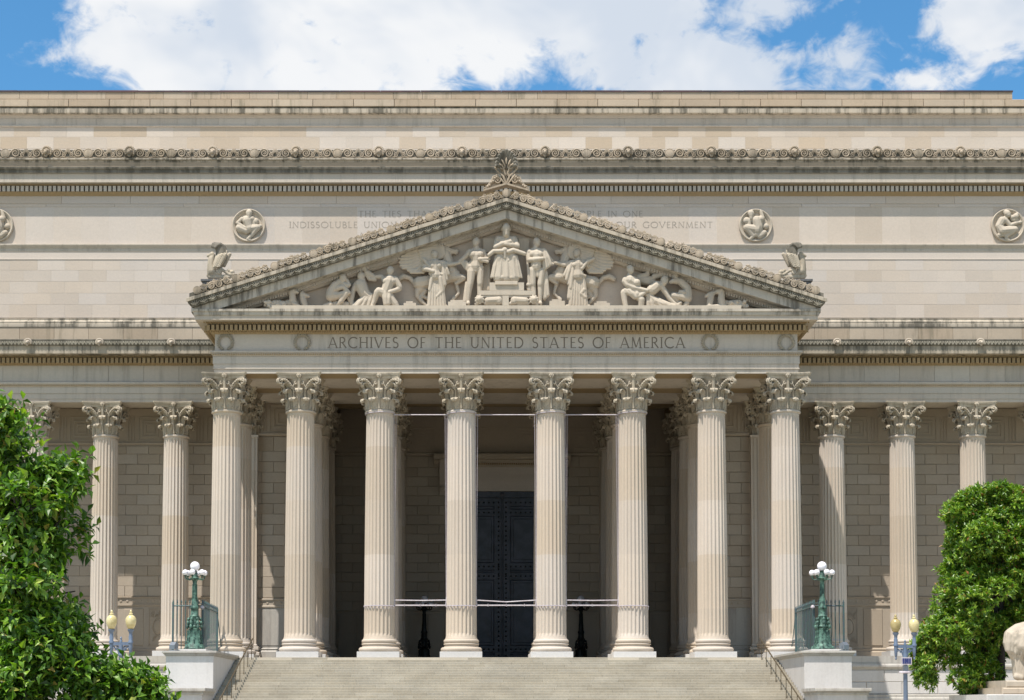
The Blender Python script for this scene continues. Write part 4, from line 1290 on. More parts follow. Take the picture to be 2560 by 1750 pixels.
# crowning shell ornament at the apex
FIN = empty('apex_ornament', (0, -1.4, Z(466, -1.4)), parent=None)
tag(FIN, 'tall carved scallop shell and scroll ornament at the peak of the pediment', 'ornament')
def shell():
    bb = MB()
    y = 0
    H = 2.05
    for k in range(-6, 7):
        a = k * .235
        R = 1.02 - .05 * abs(k) * .6
        x0, z0 = 0, 1.02
        pts, rs = [], []
        for t in (0, .3, .6, .85, 1.0):
            r = R * t
            pts.append((x0 + .72 * math.sin(a) * r, -.02 - .32 * t * t, z0 + math.cos(a) * r * (.98 if abs(k) < 5 else .9))); rs.append(.05 + .10 * t)
        rs[-1] = .09
        bb.tube(pts, rs, 7)
    return bb.mesh('shell', M['black'], 60)
link('shell', shell(), FIN)
bb = MB(); bb.ball((0, .06, 1.50), .50, 14, 8, sx=1.0, sy=.3, sz=1.15); bb.build('shell_back', M['black'], FIN, smooth='all')
bb = MB()
for sx in (-1, 1):
    spiral(bb, sx * .24, 1.08, .16, -.18, 1.6, sx, PI / 2, .045, tail=(sx * .05, .62))
    spiral(bb, sx * .46, .34, .20, -.10, 1.7, -sx, PI / 2 + sx * .4, .05, tail=(sx * .1, .10))
    spiral(bb, sx * 1.18, -.16, .13, -.10, 1.5, sx, PI * .5, .04, tail=(sx * .9, .0))
    bb.tube([(sx * .02, -.1, .12), (sx * .18, -.12, .55), (sx * .42, -.1, .78), (sx * .60, -.1, .98)], [.06, .07, .06, .05], 6)
    bb.tube([(sx * .05, -.1, .06), (sx * .5, -.12, .62), (sx * .72, -.1, .52), (sx * .86, -.1, .2), (sx * 1.1, -.1, -.04)], [.05, .06, .07, .07, .05], 6)
    bb.ball((sx * .60, -.12, 1.02), .08, 7, 5)
    for q in range(6): bb.ball((sx * (.55 + .1 * q), -.12, .50 - .12 * q + .05 * (q % 2)), .085, 6, 4)
    petal(bb, sx * .1, 1.15, sx * .5, .36, .06, -.3); petal(bb, sx * .2, 1.1, sx * 1.1, .36, .06, -.28)
petal(bb, 0, 1.2, 0, .36, .06, -.32)
bb.prism_y([(-.35, .0), (.35, 0), (.28, .6), (.34, 1.05), (-.34, 1.05), (-.28, .6)], .0, .25)
bb.prism_y([(-1.32, -.36), (-1.25, -.25), (0, .13), (1.25, -.25), (1.32, -.36), (0, .02)], -.3, .3)
for q in (-1, 1): bb.prism_y([(q * .05, .02), (q * 1.15, -.33), (q * .75, .34), (q * .45, .55), (q * .05, .60)], .0, .22)
bb.build('scroll_base', M['crest'], FIN, smooth=50)
# eagles on the corners
def eagle(sx):
    y0 = -.9
    px0 = 518 if sx < 0 else 1943
    e = empty('eagle', (0, 0, 0))
    tag(e, 'carved stone eagle with raised curling wing on the %s corner of the pediment' % ('left' if sx < 0 else 'right'), 'statue', 'eagles on the pediment corners')
    if sx < 0: f = Relief(500, 590, 12.22, y0)
    else: f = Relief(500, 590, 12.22, y0, mirror=2533.0)
    g = f; g.m_px *= 1.22
    # body, head, beak
    g.L((400, 600, 55), (350, 720, 85), (340, 900, 95), (370, 1080, 110)); g.B(370, 560, 62); g.L((300, 585, 38), (240, 610, 28), (245, 635, 14))
    g.L((300, 1000, 70), (290, 1150, 60), (240, 1210, 35)); g.L((380, 1120, 60), (560, 1170, 40))
    # scroll
    for t in range(16):
        a = PI * .2 + t * .42; r = 90 * (1 - t / 18)
        g.B(620 + r * math.cos(a), 1120 - r * math.sin(a), 26, -.1)
    g.L((560, 1030, 30, -.05), (650, 1010, 32, -.05), (800, 1120, 30, -.05), (900, 1190, 28, -.05), (1030, 1180, 30, -.05)); g.B(980, 1110, 62); g.B(880, 1060, 45)
    g.L((280, 1230, 40), (1080, 1230, 35)); g.L((280, 1260, 40), (900, 1260, 40))
    o = g.done('body', e, vox=.03, sm=1, mat=M['capital'])
    # wing: curling feathers
    w = Relief(500, 590, 12.22, y0 - .15, mirror=None if sx < 0 else 2533.0)
    for k in range(7):
        w.L((395 + 32 * k, 1030 - 16 * k, 24, -.04 * (k % 2)), (440 + 44 * k, 860 - 10 * k, 32, -.06 - .03 * (k % 2)), (490 + 50 * k, 690 - 14 * k, 34, -.05 - .03 * (k % 2)), (530 + 46 * k, 520 - 10 * k, 34, 0), (530 + 40 * k, 400, 30, .06))
    w.L((430, 960, 70, .08), (540, 780, 90, .08), (640, 600, 90, .10), (660, 440, 80, .12))
    for q in range(8):
        for k in range(4):
            w.B(440 + 58 * k + 26 * q, 960 - 52 * q - 14 * (k % 2), 22, -.12)
    h = Relief(500, 590, 12.22, y0 - .18, mirror=None if sx < 0 else 2533.0)
    h.m_px *= 1.5
    for k in range(6):
        t = k / 5
        h.L((520 + 250 * t, 600 - 90 * t, 30, .02), (530 + 240 * t, 430, 36, .06), (500 + 220 * t, 290 + 30 * t, 38, .08), (450 + 170 * t, 235 + 15 * t, 34, .02), (410 + 120 * t, 260 + 40 * t, 28, -.08), (380 + 90 * t, 350 + 30 * t, 20, -.16))
    h.done('wing_tip', e, vox=.022, sm=1, mat=M['black'])
    o = w.done('raised_wing', e, vox=.025, sm=1, mat=M['capital'])
    w = Relief(500, 590, 12.22, y0 + .25, mirror=None if sx < 0 else 2533.0)
    w.m_px *= 1.3
    for k in range(7):
        t = k / 6
        w.L((600, 1000 - 40 * t, 40), (700, 800 - 60 * t, 48), (740 + 170 * t, 900 - 340 * t, 42))
    w.done('far_wing', e, vox=.03, sm=1, mat=M['capital'])
    bb = MB()
    xa, xb = (X(506, y0, 700), X(575, y0, 700)) if sx < 0 else (X(2533 - 575, y0, 700), X(2533 - 506, y0, 700))
    bb.box(xa, xb, -1.5, .3, Z(702, -1.5), Z(697.2, -1.5)); bb.box(xa + .1 if sx < 0 else xa, xb if sx < 0 else xb - .1, -1.42, .25, Z(735, -1.5), Z(702.2, -1.5))
    bb.build('pedestal', M['slate'], e)
eagle(-1); eagle(1)

# ------------------------------------------------------------------ sculpture of the pediment
YS = -1.15
GRP = 'carved figures of the pediment'
def stat(o, label, name='statue', cat='statue'):
    return tag(o, label, cat, GRP)
fA = lambda y=YS, m=None: Relief(980, 540, 6.357, y, m)
fB = lambda y=YS, m=None: Relief(1260, 540, 6.357, y, m)
fC = lambda y=YS, m=None: Relief(640, 560, 5.533, y, m)
fD = lambda y=YS, m=None: Relief(1500, 640, 5.81, y, m)
# seated ruler
f = Relief(1160, 540, 6.357, YS)
cx = 670
f.head(cx, 222, 60, -.22, 0, beard=True); f.L((cx, 260, 62, -.1), (cx, 330, 56, -.1)); f.L((cx - 20, 270, 30, -.3), (cx - 18, 335, 22, -.3)); f.L((cx + 20, 270, 30, -.3), (cx + 18, 335, 22, -.3)); f.B(cx - 48, 215, 34, -.02); f.B(cx + 48, 215, 34, -.02)
f.L((cx, 290, 45), (cx, 360, 50)); f.L((cx - 120, 385, 66), (cx + 120, 385, 66)); f.L((cx - 50, 430, 95), (cx - 50, 580, 90)); f.L((cx + 50, 430, 95), (cx + 50, 580, 90))
f.L((cx - 140, 400, 50), (cx - 165, 510, 44, -.2), (cx - 60, 470, 38, -.35), (cx + 60, 440, 34, -.4))
f.L((cx + 140, 400, 50), (cx + 175, 500, 44, -.2), (cx + 80, 490, 38, -.38), (cx - 10, 480, 30, -.42))
f.folds(((cx - 165, 660, cx + 165, 660), (cx - 235, 1000, cx + 240, 1000)), 15, 17, -.36, .06)
f.L((cx - 110, 690, 70, -.30), (cx - 140, 960, 60, -.18)); f.L((cx + 110, 690, 70, -.30), (cx + 140, 960, 60, -.18))
f.L((cx - 90, 690, 26, -.42), (cx, 770, 26, -.42), (cx + 90, 690, 26, -.42)); f.L((cx - 90, 740, 22, -.42), (cx, 830, 22, -.42), (cx + 90, 740, 22, -.42))
f.L((cx - 270, 655, 30, -.5), (cx - 200, 600, 34, -.5), (cx - 60, 600, 34, -.55)); f.L((cx + 40, 610, 34, -.55), (cx + 110, 580, 34, -.5), (cx + 290, 635, 30, -.45))
f.B(cx - 25, 580, 44, -.5); f.L((cx - 25, 600, 24, -.55), (cx - 20, 700, 20, -.5))
f.B(cx - 90, 1010, 45, -.4, sx=1.5); f.B(cx + 110, 1010, 45, -.4, sx=1.5)
stat(f.done('enthroned_figure', sm=1, vox=.022), 'bearded stone figure seated on a throne with folded arms, under the pediment peak')
# throne block, back and steps
T = empty('throne', (0, 0, 0)); stat(T, 'stepped stone throne base with two crouching lions beneath the seated figure', cat='carving')
def pxbox(bb, x0, x1, py0, py1, y0, y1):
    bb.box(X(x0, y0, py0), X(x1, y0, py0), y0, y1, Z(py1, y0), Z(py0, y0))
for q0, q1 in ((1208, 1236), (1297, 1323)):
    bb = MB(); pxbox(bb, q0, q1, 596, 630, -.75, -.4); bb.build('throne_post', M['carve'], T)
bb = MB(); pxbox(bb, 1238, 1294, 702, 711, -1.7, -.5); bb.build('footstool', M['carve'], T)
bb = MB(); pxbox(bb, 1224, 1310, 706, 726, -1.6, -.5); pxbox(bb, 1198, 1338, 726.3, 737, -1.66, -.5); pxbox(bb, 1206, 1328, 737.3, 743, -1.62, -.5); bb.build('plinth', M['carve'], T)
bb = MB(); pxbox(bb, 1190, 1345, 743.3, 763, -1.3, -.5); pxbox(bb, 1256, 1272, 739, 763, -1.68, -1.2); bb.build('lion_plinth', M['carve'], T)
for mir in (None, 2533.0):
    f = fA(-1.55, mir); f.L((1520, 1350, 55), (1700, 1340, 60)); f.B(1390, 1335, 62, -.05); f.B(1385, 1335, 40, -.15); f.L((1390, 1380, 30), (1340, 1400, 28)); f.L((1480, 1390, 26), (1640, 1400, 24)); f.L((1720, 1380, 30), (1790, 1400, 24)); f.B(1700, 1360, 60)
    for q in range(9): f.B(1390 + 62 * math.cos(q * .7), 1335 + 58 * math.sin(q * .7), 18, -.1)
    stat(f.done('lion', T, vox=.024, sm=1), None, cat=None); 
for o in T.children:
    for k in ('label', 'category', 'group'):
        if k in o: del o[k]
# standing man, left
f = fA()
f.head(1335, 425, 55, 0, -.5); f.L((1340, 480, 40), (1345, 550, 48)); f.L((1235, 578, 52), (1445, 578, 52)); f.L((1290, 545, 36), (1400, 545, 36)); f.B(1290, 625, 66, -.12); f.B(1395, 625, 66, -.12)
f.L((1340, 640, 100), (1340, 730, 84), (1330, 810, 92)); f.L((1250, 850, 30, -.1), (1330, 880, 30, -.14), (1430, 820, 30, -.1)); f.L((1240, 810, 28, -.08), (1330, 840, 28, -.12), (1420, 780, 28, -.08))
f.L((1265, 890, 72), (1240, 1090, 50, -.06), (1230, 1150, 46, -.04), (1212, 1350, 30)); f.L((1212, 1370, 28), (1210, 1405, 30, -.2))
f.L((1405, 870, 66), (1400, 1080, 46, -.05), (1395, 1120, 42), (1390, 1300, 32))
f.L((1215, 600, 42), (1135, 680, 34), (1080, 715, 26)); f.L((1470, 610, 42), (1510, 710, 36), (1420, 725, 30, -.25)); f.L((1400, 710, 30, -.3), (1540, 700, 26, -.3)); f.L((1430, 730, 24, -.3), (1520, 750, 24, -.3))
f.L((1095, 730, 16), (1150, 810, 20), (1210, 880, 16)); f.L((1180, 740, 34), (1220, 830, 34)); f.L((1140, 730, 26), (1200, 850, 24)); f.L((1250, 740, 30), (1240, 830, 26))
f.folds(((1440, 760, 1540, 760), (1420, 1200, 1540, 1160)), 4, 30, .25); f.folds(((1180, 1050, 1230, 1050), (1145, 1350, 1190, 1350)), 3, 20, .15)
stat(f.done('standing_man', sm=1, vox=.022), 'muscular stone man standing at the left of the throne, holding a cloth and a bundle')
# woman, left
f = fA()
f.head(682, 620, 50, 0, .2, hair=True); f.L((660, 590, 48, .05), (640, 700, 34, .05)); f.L((690, 670, 30), (690, 730, 34)); f.L((600, 745, 42), (785, 745, 42)); f.B(645, 800, 50, -.12); f.B(740, 800, 50, -.12)
f.L((690, 770, 88), (690, 880, 78), (690, 950, 92)); f.L((600, 925, 18, -.12), (700, 905, 18, -.16), (800, 940, 18, -.12))
f.folds(((615, 960, 790, 960), (575, 1420, 850, 1430)), 13, 17, -.03, .05); f.folds(((780, 740, 850, 780), (820, 1180, 900, 930)), 4, 22, -.05)
f.L((640, 980, 36, -.1), (600, 1180, 26, -.1)); f.L((760, 990, 34, -.12), (800, 1200, 28, -.1), (710, 1290, 20, -.1))
f.L((800, 740, 38), (900, 775, 32), (1000, 760, 28), (1100, 735, 22)); f.L((595, 760, 40), (505, 850, 38, -.1), (560, 865, 36, -.2), (655, 900, 30, -.25)); f.L((510, 700, 26, -.1), (600, 830, 30, -.15))
for q in range(4): f.L((490 + q * 16, 790 - q * 6, 10, -.1), (540, 840, 12, -.1))
f.L((560, 1440, 30), (860, 1445, 30))
stat(f.done('draped_woman', sm=1, vox=.022), 'stone woman in long robe with one arm stretched towards the left standing man')
# standing man, right
f = fB()
f.head(522, 425, 54, 0, .5); f.L((505, 480, 40), (500, 550, 46)); f.L((405, 578, 54), (620, 575, 54)); f.L((450, 545, 36), (570, 545, 36)); f.B(465, 620, 62, -.12); f.B(565, 620, 62, -.12)
f.L((515, 630, 104), (515, 730, 86), (510, 810, 92)); f.L((390, 600, 46), (395, 710, 40, -.1), (480, 715, 36, -.28), (610, 700, 28, -.32)); f.L((650, 600, 42), (710, 670, 34), (760, 705, 26))
f.L((450, 870, 68), (458, 1080, 46, -.04), (462, 1120, 42), (480, 1260, 32)); f.L((600, 880, 58), (575, 1090, 44, -.04), (575, 1130, 40), (572, 1350, 30)); f.L((572, 1370, 28), (575, 1405, 30, -.2))
f.folds(((620, 540, 660, 560), (640, 850, 740, 780)), 4, 26, -.1); f.L((640, 720, 30, -.1), (660, 840, 26, -.1)); f.L((690, 740, 26, -.05), (780, 770, 18, -.05))
f.folds(((640, 880, 670, 880), (640, 1310, 700, 1250)), 4, 26, .12); f.L((370, 710, 14, -.1), (395, 1100, 18, -.1)); f.B(390, 1100, 38, -.05); f.L((390, 1100, 34), (400, 1180, 34)); f.L((520, 800, 40, -.1), (540, 960, 26, -.1)); f.L((460, 760, 34), (560, 800, 30, -.12))
stat(f.done('standing_man', sm=1, vox=.022), 'stone man standing at the right of the throne, forearm laid across his waist')
# woman, right
f = fB()
f.head(1160, 600, 52, 0, -.6); f.L((1175, 650, 30), (1175, 720, 36)); f.L((1080, 740, 42), (1275, 740, 42)); f.B(1125, 790, 50, -.12); f.B(1225, 790, 50, -.12)
f.L((1175, 770, 90), (1175, 870, 78), (1180, 950, 94)); f.L((1080, 1000, 16, -.1), (1180, 910, 20, -.16), (1290, 960, 18, -.12))
f.folds(((1090, 960, 1275, 960), (1040, 1420, 1320, 1420)), 13, 17, -.03, .05); f.folds(((1050, 750, 1100, 780), (960, 950, 1060, 1150)), 4, 26, -.05); f.L((1060, 1100, 40), (1040, 1300, 40))
f.L((1070, 740, 40), (960, 780, 32), (860, 750, 28), (750, 735, 22)); f.L((1285, 750, 36), (1330, 800, 30), (1310, 760, 26, -.15), (1370, 720, 26, -.2), (1425, 695, 26, -.2)); f.L((1330, 720, 22, -.2), (1240, 850, 26, -.2))
f.L((1000, 1440, 30), (1350, 1440, 30)); f.L((1270, 1180, 34, -.08), (1220, 1240, 28, -.1), (1290, 1300, 30, -.08))
stat(f.done('draped_woman', sm=1, vox=.022), 'stone woman in long robe with one arm stretched towards the right standing man')
# winged horses
for mir, side in ((None, 'left'), (2532.0, 'right')):
    f = fA(-.72, mir)
    f.L((440, 1070, 115), (600, 1040, 110), (850, 980, 110), (1000, 940, 100)); f.L((950, 900, 110), (900, 760, 95), (850, 600, 82), (870, 540, 64)); f.L((880, 545, 56), (960, 570, 44), (1030, 560, 34)); f.B(1020, 590, 26); f.L((890, 500, 14), (920, 470, 8))
    for q in range(8): f.L((800 + 6 * q, 560 + 34 * q, 30, .05), (760 + 12 * q, 600 + 36 * q, 22, .05))
    f.L((960, 980, 62, -.15), (1110, 985, 46, -.2), (1150, 1000, 40, -.2), (1020, 1080, 28, -.1)); f.L((1000, 1010, 40), (1050, 1180, 26), (1060, 1230, 24), (990, 1300, 22)); f.L((990, 1300, 26), (965, 1330, 34))
    f.L((460, 1150, 75), (530, 1190, 44), (480, 1270, 34), (560, 1310, 28)); f.L((420, 1180, 60), (400, 1260, 40), (470, 1350, 30), (540, 1420, 26))
    f.L((350, 1060, 34), (280, 980, 38), (180, 960, 46), (110, 1000, 40))
    stat(f.done('winged_horse_body', sm=1, vox=.022), 'x')
    o = [q for q in COL.objects if q.name.startswith('winged_horse_body')][-1]
    o.name = 'horse'
    f = fA(-1.0, mir)
    tips = [(150, 640), (118, 690), (105, 742), (118, 795), (150, 835), (235, 870), (280, 905), (350, 900)]
    for q, (tx, tz) in enumerate(tips):
        f.L((740, 520 + q * 18, 40, .12), (560, 560 + q * 36, 30, .02), (tx + 150, tz - 10 + q, 25, -.05), (tx + 20, tz, 20, -.08))
    for q in range(7):
        f.L((790, 520 + q * 20, 40, .06), (640, 510 + q * 34, 30, -.06), (430 + q * 12, 555 + q * 42, 24, -.12))
    f.L((820, 600, 44, .08), (800, 500, 48, .08), (690, 470, 46, .05), (540, 500, 40, .02), (360, 560, 34, -.02), (230, 610, 26, -.05))
    w_ = f.done('wing', sm=2, vox=.03)
    hr = empty('winged_horse', (0, 0, 0)); stat(hr, 'carved winged horse rearing behind the %s draped woman' % side, cat='statue')
    for q in (o, w_):
        q.parent = hr
        for k in ('label', 'category', 'group'):
            if k in q: del q[k]
    o.name = 'horse_body'
# left group
f = fC()
f.head(1205, 755, 46, 0, .5); f.L((1170, 800, 50), (1090, 860, 62), (1045, 930, 66), (1035, 1000, 74)); f.L((1050, 1000, 66), (1160, 990, 54), (1250, 965, 44, -.1)); f.L((1240, 975, 44, -.1), (1180, 1070, 34, -.08), (1120, 1130, 26)); f.L((1110, 1145, 26), (1200, 1155, 22, -.1))
f.L((1180, 820, 38), (1270, 860, 32, -.1), (1290, 850, 26, -.1), (1260, 780, 24)); f.L((1110, 900, 40, -.1), (1210, 880, 30, -.15), (1290, 960, 26, -.15)); f.L((1030, 1120, 44), (960, 1130, 30), (910, 1160, 20)); f.L((1100, 1110, 60, .2), (1250, 1110, 50, .2))
stat(f.done('crouching_man', sm=1, vox=.022), 'crouching nude stone man resting his head on his arms, outermost of the left group')
f = fC(-1.0)
f.head(1455, 735, 50, 0, .2, beard=True); f.L((1460, 790, 60), (1450, 850, 92), (1500, 960, 82), (1560, 1010, 70)); f.L((1390, 840, 42), (1340, 930, 36), (1320, 1060, 34), (1330, 1130, 28)); f.L((1560, 1010, 72), (1480, 1080, 66), (1390, 1140, 50)); f.folds(((1520, 1000, 1600, 990), (1350, 1150, 1560, 1150)), 6, 32, -.1)
f.L((1540, 680, 44), (1620, 720, 34), (1650, 770, 30), (1570, 760, 28), (1520, 690, 26)); f.L((1500, 600, 26), (1540, 690, 36)); f.L((1260, 1000, 22), (1330, 1120, 26)); f.L((1220, 900, 26), (1320, 1010, 22))
stat(f.done('leaning_man', sm=1, vox=.022), 'stone man leaning back with a raised arm in the middle of the left group')
f = fC(-1.25)
f.head(1858, 655, 48, 0, -.2); f.L((1858, 710, 32), (1850, 750, 36)); f.L((1790, 770, 44), (1925, 765, 46)); f.L((1850, 790, 84), (1800, 930, 72)); f.B(1800, 800, 50, -.1); f.B(1880, 800, 50, -.1)
f.L((1930, 770, 46), (1985, 870, 38), (1980, 900, 34), (1850, 955, 28, -.2)); f.L((1780, 780, 36), (1740, 720, 32, .15), (1660, 720, 28, .2)); f.L((1770, 960, 66), (1700, 935, 52, -.1), (1680, 950, 46, -.1), (1640, 1060, 34), (1605, 1140, 26)); f.B(1600, 1160, 26, -.15, sx=1.3)
f.L((1850, 1010, 64), (1920, 1110, 50), (1950, 1160, 40)); f.folds(((1760, 940, 1850, 970), (1790, 1120, 1840, 1110)), 4, 26, -.15); f.L((1880, 1150, 30), (1980, 1160, 26))
stat(f.done('seated_man', sm=1, vox=.022), 'stone man seated with a bent knee and loincloth, innermost of the left group')
# right group
f = fD(-1.25)
f.head(440, 205, 50, 0, .5, beard=False); f.L((430, 260, 30), (420, 310, 38)); f.L((370, 350, 50), (490, 340, 46)); f.L((430, 360, 84), (520, 420, 72), (540, 500, 60)); f.B(530, 400, 56, -.15)
f.L((365, 370, 50), (400, 430, 42, -.1), (480, 470, 34, -.15), (680, 515, 26, -.2)); f.L((430, 520, 60), (350, 530, 50), (345, 540, 48), (355, 640, 40), (375, 745, 34)); f.L((560, 600, 52), (600, 640, 48, -.1), (595, 750, 42)); f.folds(((360, 500, 650, 540), (500, 610, 560, 600)), 6, 28, -.1)
stat(f.done('seated_man', sm=1, vox=.022), 'stone man kneeling upright with cloth over his lap, innermost of the right group')
f = fD(-.95)
f.L((560, 310, 42), (600, 290, 36), (690, 270, 32), (700, 150, 26)); f.L((600, 350, 40), (740, 330, 36), (760, 340, 30)); f.L((790, 300, 44), (870, 280, 40), (930, 270, 40)); f.L((560, 330, 70, .1), (760, 380, 60, .1))
stat(f.done('reaching_man', sm=1, vox=.022), 'stone man reaching an arm upward behind the right group', )
f = fD(-1.2)
f.head(935, 365, 54, 0, -.3); f.L((900, 420, 50), (820, 440, 78), (750, 500, 80), (730, 560, 50)); f.L((890, 440, 44), (960, 540, 36), (1010, 620, 32), (1090, 700, 28), (1170, 740, 24)); f.L((680, 560, 40), (800, 660, 58), (960, 720, 50), (1080, 730, 40)); f.folds(((690, 590, 900, 660), (700, 750, 1080, 750)), 7, 34, 0); f.L((1100, 740, 26), (1170, 680, 24))
stat(f.done('stooping_man', sm=1, vox=.022), 'stone man stooping forward with lowered head in the middle of the right group')
f = fD(-1.1)
f.head(1100, 295, 44, .1, 0); f.L((1120, 350, 44), (1180, 380, 56), (1260, 460, 60), (1280, 540, 60), (1270, 610, 70)); f.L((1130, 370, 44), (1060, 370, 36, -.1), (1020, 385, 26, -.1)); f.L((1260, 610, 66), (1140, 590, 52, -.1), (1060, 580, 44, -.1), (1120, 660, 34), (1180, 740, 26)); f.L((1210, 540, 36, -.15), (1160, 530, 28, -.15)); f.L((1260, 690, 40), (1230, 730, 34))
stat(f.done('crouching_man', sm=1, vox=.022), 'crouching nude stone man with bowed back, outermost of the right group')
# dogs and couched beasts in the corners
f = fC(-1.2)
f.L((490, 950, 36), (520, 935, 36), (570, 945, 24)); f.L((500, 960, 40), (510, 1060, 52), (530, 1130, 50)); f.L((640, 970, 34), (670, 985, 34), (725, 1000, 20)); f.L((640, 985, 36), (660, 1080, 46), (680, 1140, 40)); f.L((520, 1110, 28, -.15), (600, 1150, 22, -.2), (660, 1175, 20, -.2)); f.L((690, 1150, 22, -.1), (810, 1160, 16, -.1)); f.L((500, 920, 12), (490, 900, 6)); f.L((440, 1100, 60, .15), (540, 1110, 60, .15)); f.L((650, 940, 10), (640, 925, 6))
stat(f.done('hound_pair', sm=1, vox=.028), 'two carved hounds lying with raised heads in the left corner of the pediment')
f = fC(-1.2); rnd = random.Random(5)
f.L((180, 1140, 40), (260, 1110, 58), (380, 1120, 56))
for q in range(26): f.B(rnd.uniform(130, 410), rnd.uniform(1080, 1150), rnd.uniform(18, 32), -.25 * rnd.random())
f.L((220, 1180, 24, -.3), (330, 1185, 20, -.3)); f.L((250, 1080, 16), (262, 1055, 6))
stat(f.done('ram', sm=1, vox=.028), 'curled carved ram at the far left end of the pediment')
f = fD(-1.2)
f.L((1640, 545, 36), (1590, 560, 36), (1540, 585, 22)); f.L((1620, 570, 40), (1600, 650, 48), (1590, 730, 44)); f.L((1760, 510, 44), (1710, 520, 36), (1665, 530, 22)); f.L((1770, 530, 42), (1760, 620, 54), (1770, 720, 52)); f.L((1440, 765, 18, -.2), (1560, 745, 22, -.15), (1700, 735, 24, -.15), (1810, 740, 28, -.1)); f.L((1360, 745, 20), (1440, 765, 18)); f.L((1760, 680, 60, .15), (1850, 690, 56, .15)); f.L((1780, 480, 10), (1785, 465, 6))
stat(f.done('hound_pair', sm=1, vox=.028), 'two carved hounds lying with raised heads in the right corner of the pediment')
f = fD(-1.2)
f.L((1900, 700, 55), (2020, 690, 56), (2110, 740, 44))
for q in range(24): f.B(rnd.uniform(1880, 2130), rnd.uniform(670, 750), rnd.uniform(18, 30), -.25 * rnd.random())
f.L((1920, 775, 22, -.3), (2010, 770, 20, -.3)); f.L((2030, 660, 14), (2040, 640, 6))
stat(f.done('ram', sm=1, vox=.028), 'curled carved ram at the far right end of the pediment')
# low rocks under the horses
bb = MB(); rnd = random.Random(8)
for (x0, x1, py) in ((1009, 1040, 757), (1120, 1165, 754), (1374, 1412, 752), (1486, 1525, 757)):
    bb = MB(); pxbox(bb, x0, x1, py, 765, -1.6, -.6); pxbox(bb, x0 + 6, x1 - 8, py - 4, py - .1, -1.45, -.6); bb.build('rock_ledge', M['carve'], PED)
pass

# ------------------------------------------------------------------ inside the portico
INN = empty('portico_interior', (0, 0, 0), parent=ARCH)
Y1, YD = 8.62, 17.6
b = MB()
for sx in (-1, 1):
    x0, x1 = sorted((sx * 12.55, sx * 16.6)); b.box(x0, x1, Y1 + .08, 12.6, -.3, ZS + 1.8)
    x0, x1 = sorted((sx * 12.45, sx * 12.75)); b.box(x0, x1, 12.6, YD + .2, -.3, ZS + 1.8)
b.box(-12.8, -3.1, YD + .1, YD + .9, -.3, ZS + 1.8); b.box(3.1, 12.8, YD + .1, YD + .9, -.3, ZS + 1.8); b.box(-3.1, 3.1, YD + .1, YD + .9, Z(1226, YD), ZS + 1.8); b.box(-3.1, 3.1, YD + .5, YD + .9, -.3, Z(1226, YD))
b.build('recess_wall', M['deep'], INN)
b = MB(); b.box(-16.9, 16.9, -1.35, 17.7, -.6, 0); b.box(-16.9, 16.9, -1.345, 8.3, GZ, -.6)
b.build('portico_floor', M['floor'], INN)
# pilasters on the side walls and beside the wing walls
def pilaster(x, y, w=1.35, d=.5):
    p = empty('pilaster', (x, y, 0), parent=ARCH)
    bb = MB(); n = 6; st = w / n
    bb.box(-w / 2, w / 2, .05, d, 1.1, 13.9 * HC)
    for i in range(n + 1):
        xx = -w / 2 + i * st
        bb.box(max(xx - .035, -w / 2), min(xx + .035, w / 2), 0, .049, 1.1, 13.8 * HC)
    bb.box(-w / 2 - .04, w / 2 + .04, -.04, d, 13.8 * HC, 13.95 * HC)
    bb.build('shaft', M['column'], p)
    bb = MB()
    for z0, z1, e in ((0, .33, .28), (.33, .60, .24), (.62, .72, .14), (.74, .95, .18), (.97, 1.1, .06)): bb.block(-w / 2 - e, w / 2 + e, -e, d, z0, z1, .03)
    bb.build('base', M['column'], p)
    c = link('capital', cap_me, p, loc=(0, .55, 13.90 * HC), scale=(.9, .62, HC))
    return p
for sx in (-1, 1):
    pilaster(sx * 15.95, 8.15)
    for yy in (12.6, 16.4):
        p = pilaster(sx * 12.3, yy); 
    pilaster(sx * 7.2, 17.1)
# blocks of the bay walls and the rear wall
rects_a, rects_b = [], []
rws1 = rows_from_px([1490.7 + (1 if False else 0) - 26.2 * i + 4 for i in range(15)] + [1092], Y1)
for sx in (-1, 1):
    x0, x1 = sorted((sx * 12.6, sx * 16.55))
    rects_a += courses(rws1, x0, x1, 1.452, .018, phase=.2)
lay_blocks('recess_block', rects_a, Y1, M['wallshade'], INN, limit=100, depth=.07, chamfer=.016, proud=.01)
zd_dado = Z(1527, YD)
rws = []
z = zd_dado
while z < Z(1141, YD) - .3: rws.append((z, z + .647)); z += .647
rws[-1] = (rws[-1][0], Z(1141, YD))
door_hole = (-3.85, 3.85, -1, Z(1150, YD))
rr = courses(rws, -12.4, 12.4, 1.452, .018, holes=(door_hole,), phase=.1)
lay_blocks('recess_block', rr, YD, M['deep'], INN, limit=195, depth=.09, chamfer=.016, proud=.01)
for xa_, xb_, yy, mt, pd in ((-16.55, -12.56, Y1, 'wallshade', 1090), (12.56, 16.55, Y1, 'wallshade', 1090), (-12.4, 12.4, YD, 'deep', 1139)):
    strip_mould('frieze_mould', [(yy - .05, pd - 8), (yy - .12, pd - 7), (yy - .12, pd - 3), (yy - .02, pd)], xa_, xb_, M[mt], INN, back=yy + .08)
    b = MB(); b.box(xa_, xb_, yy, yy + .08, Z(pd - 2, yy), ZS + 1.8); b.build('fret_frieze', M[mt], INN)
for sx in (-1, 1):
    fret(INN, sx * 13.75, Y1, Z(1078, Y1), Z(1012, Y1), M['wallshade'], sx * 12.6, sx * 16.5)
for xc in (-9.9, -5.4, -1.75, 1.75, 5.4, 9.9):
    fret(INN, xc, YD, Z(1131, YD), Z(1070, YD), M['deep'], -12.4, 12.4, stripes=False)
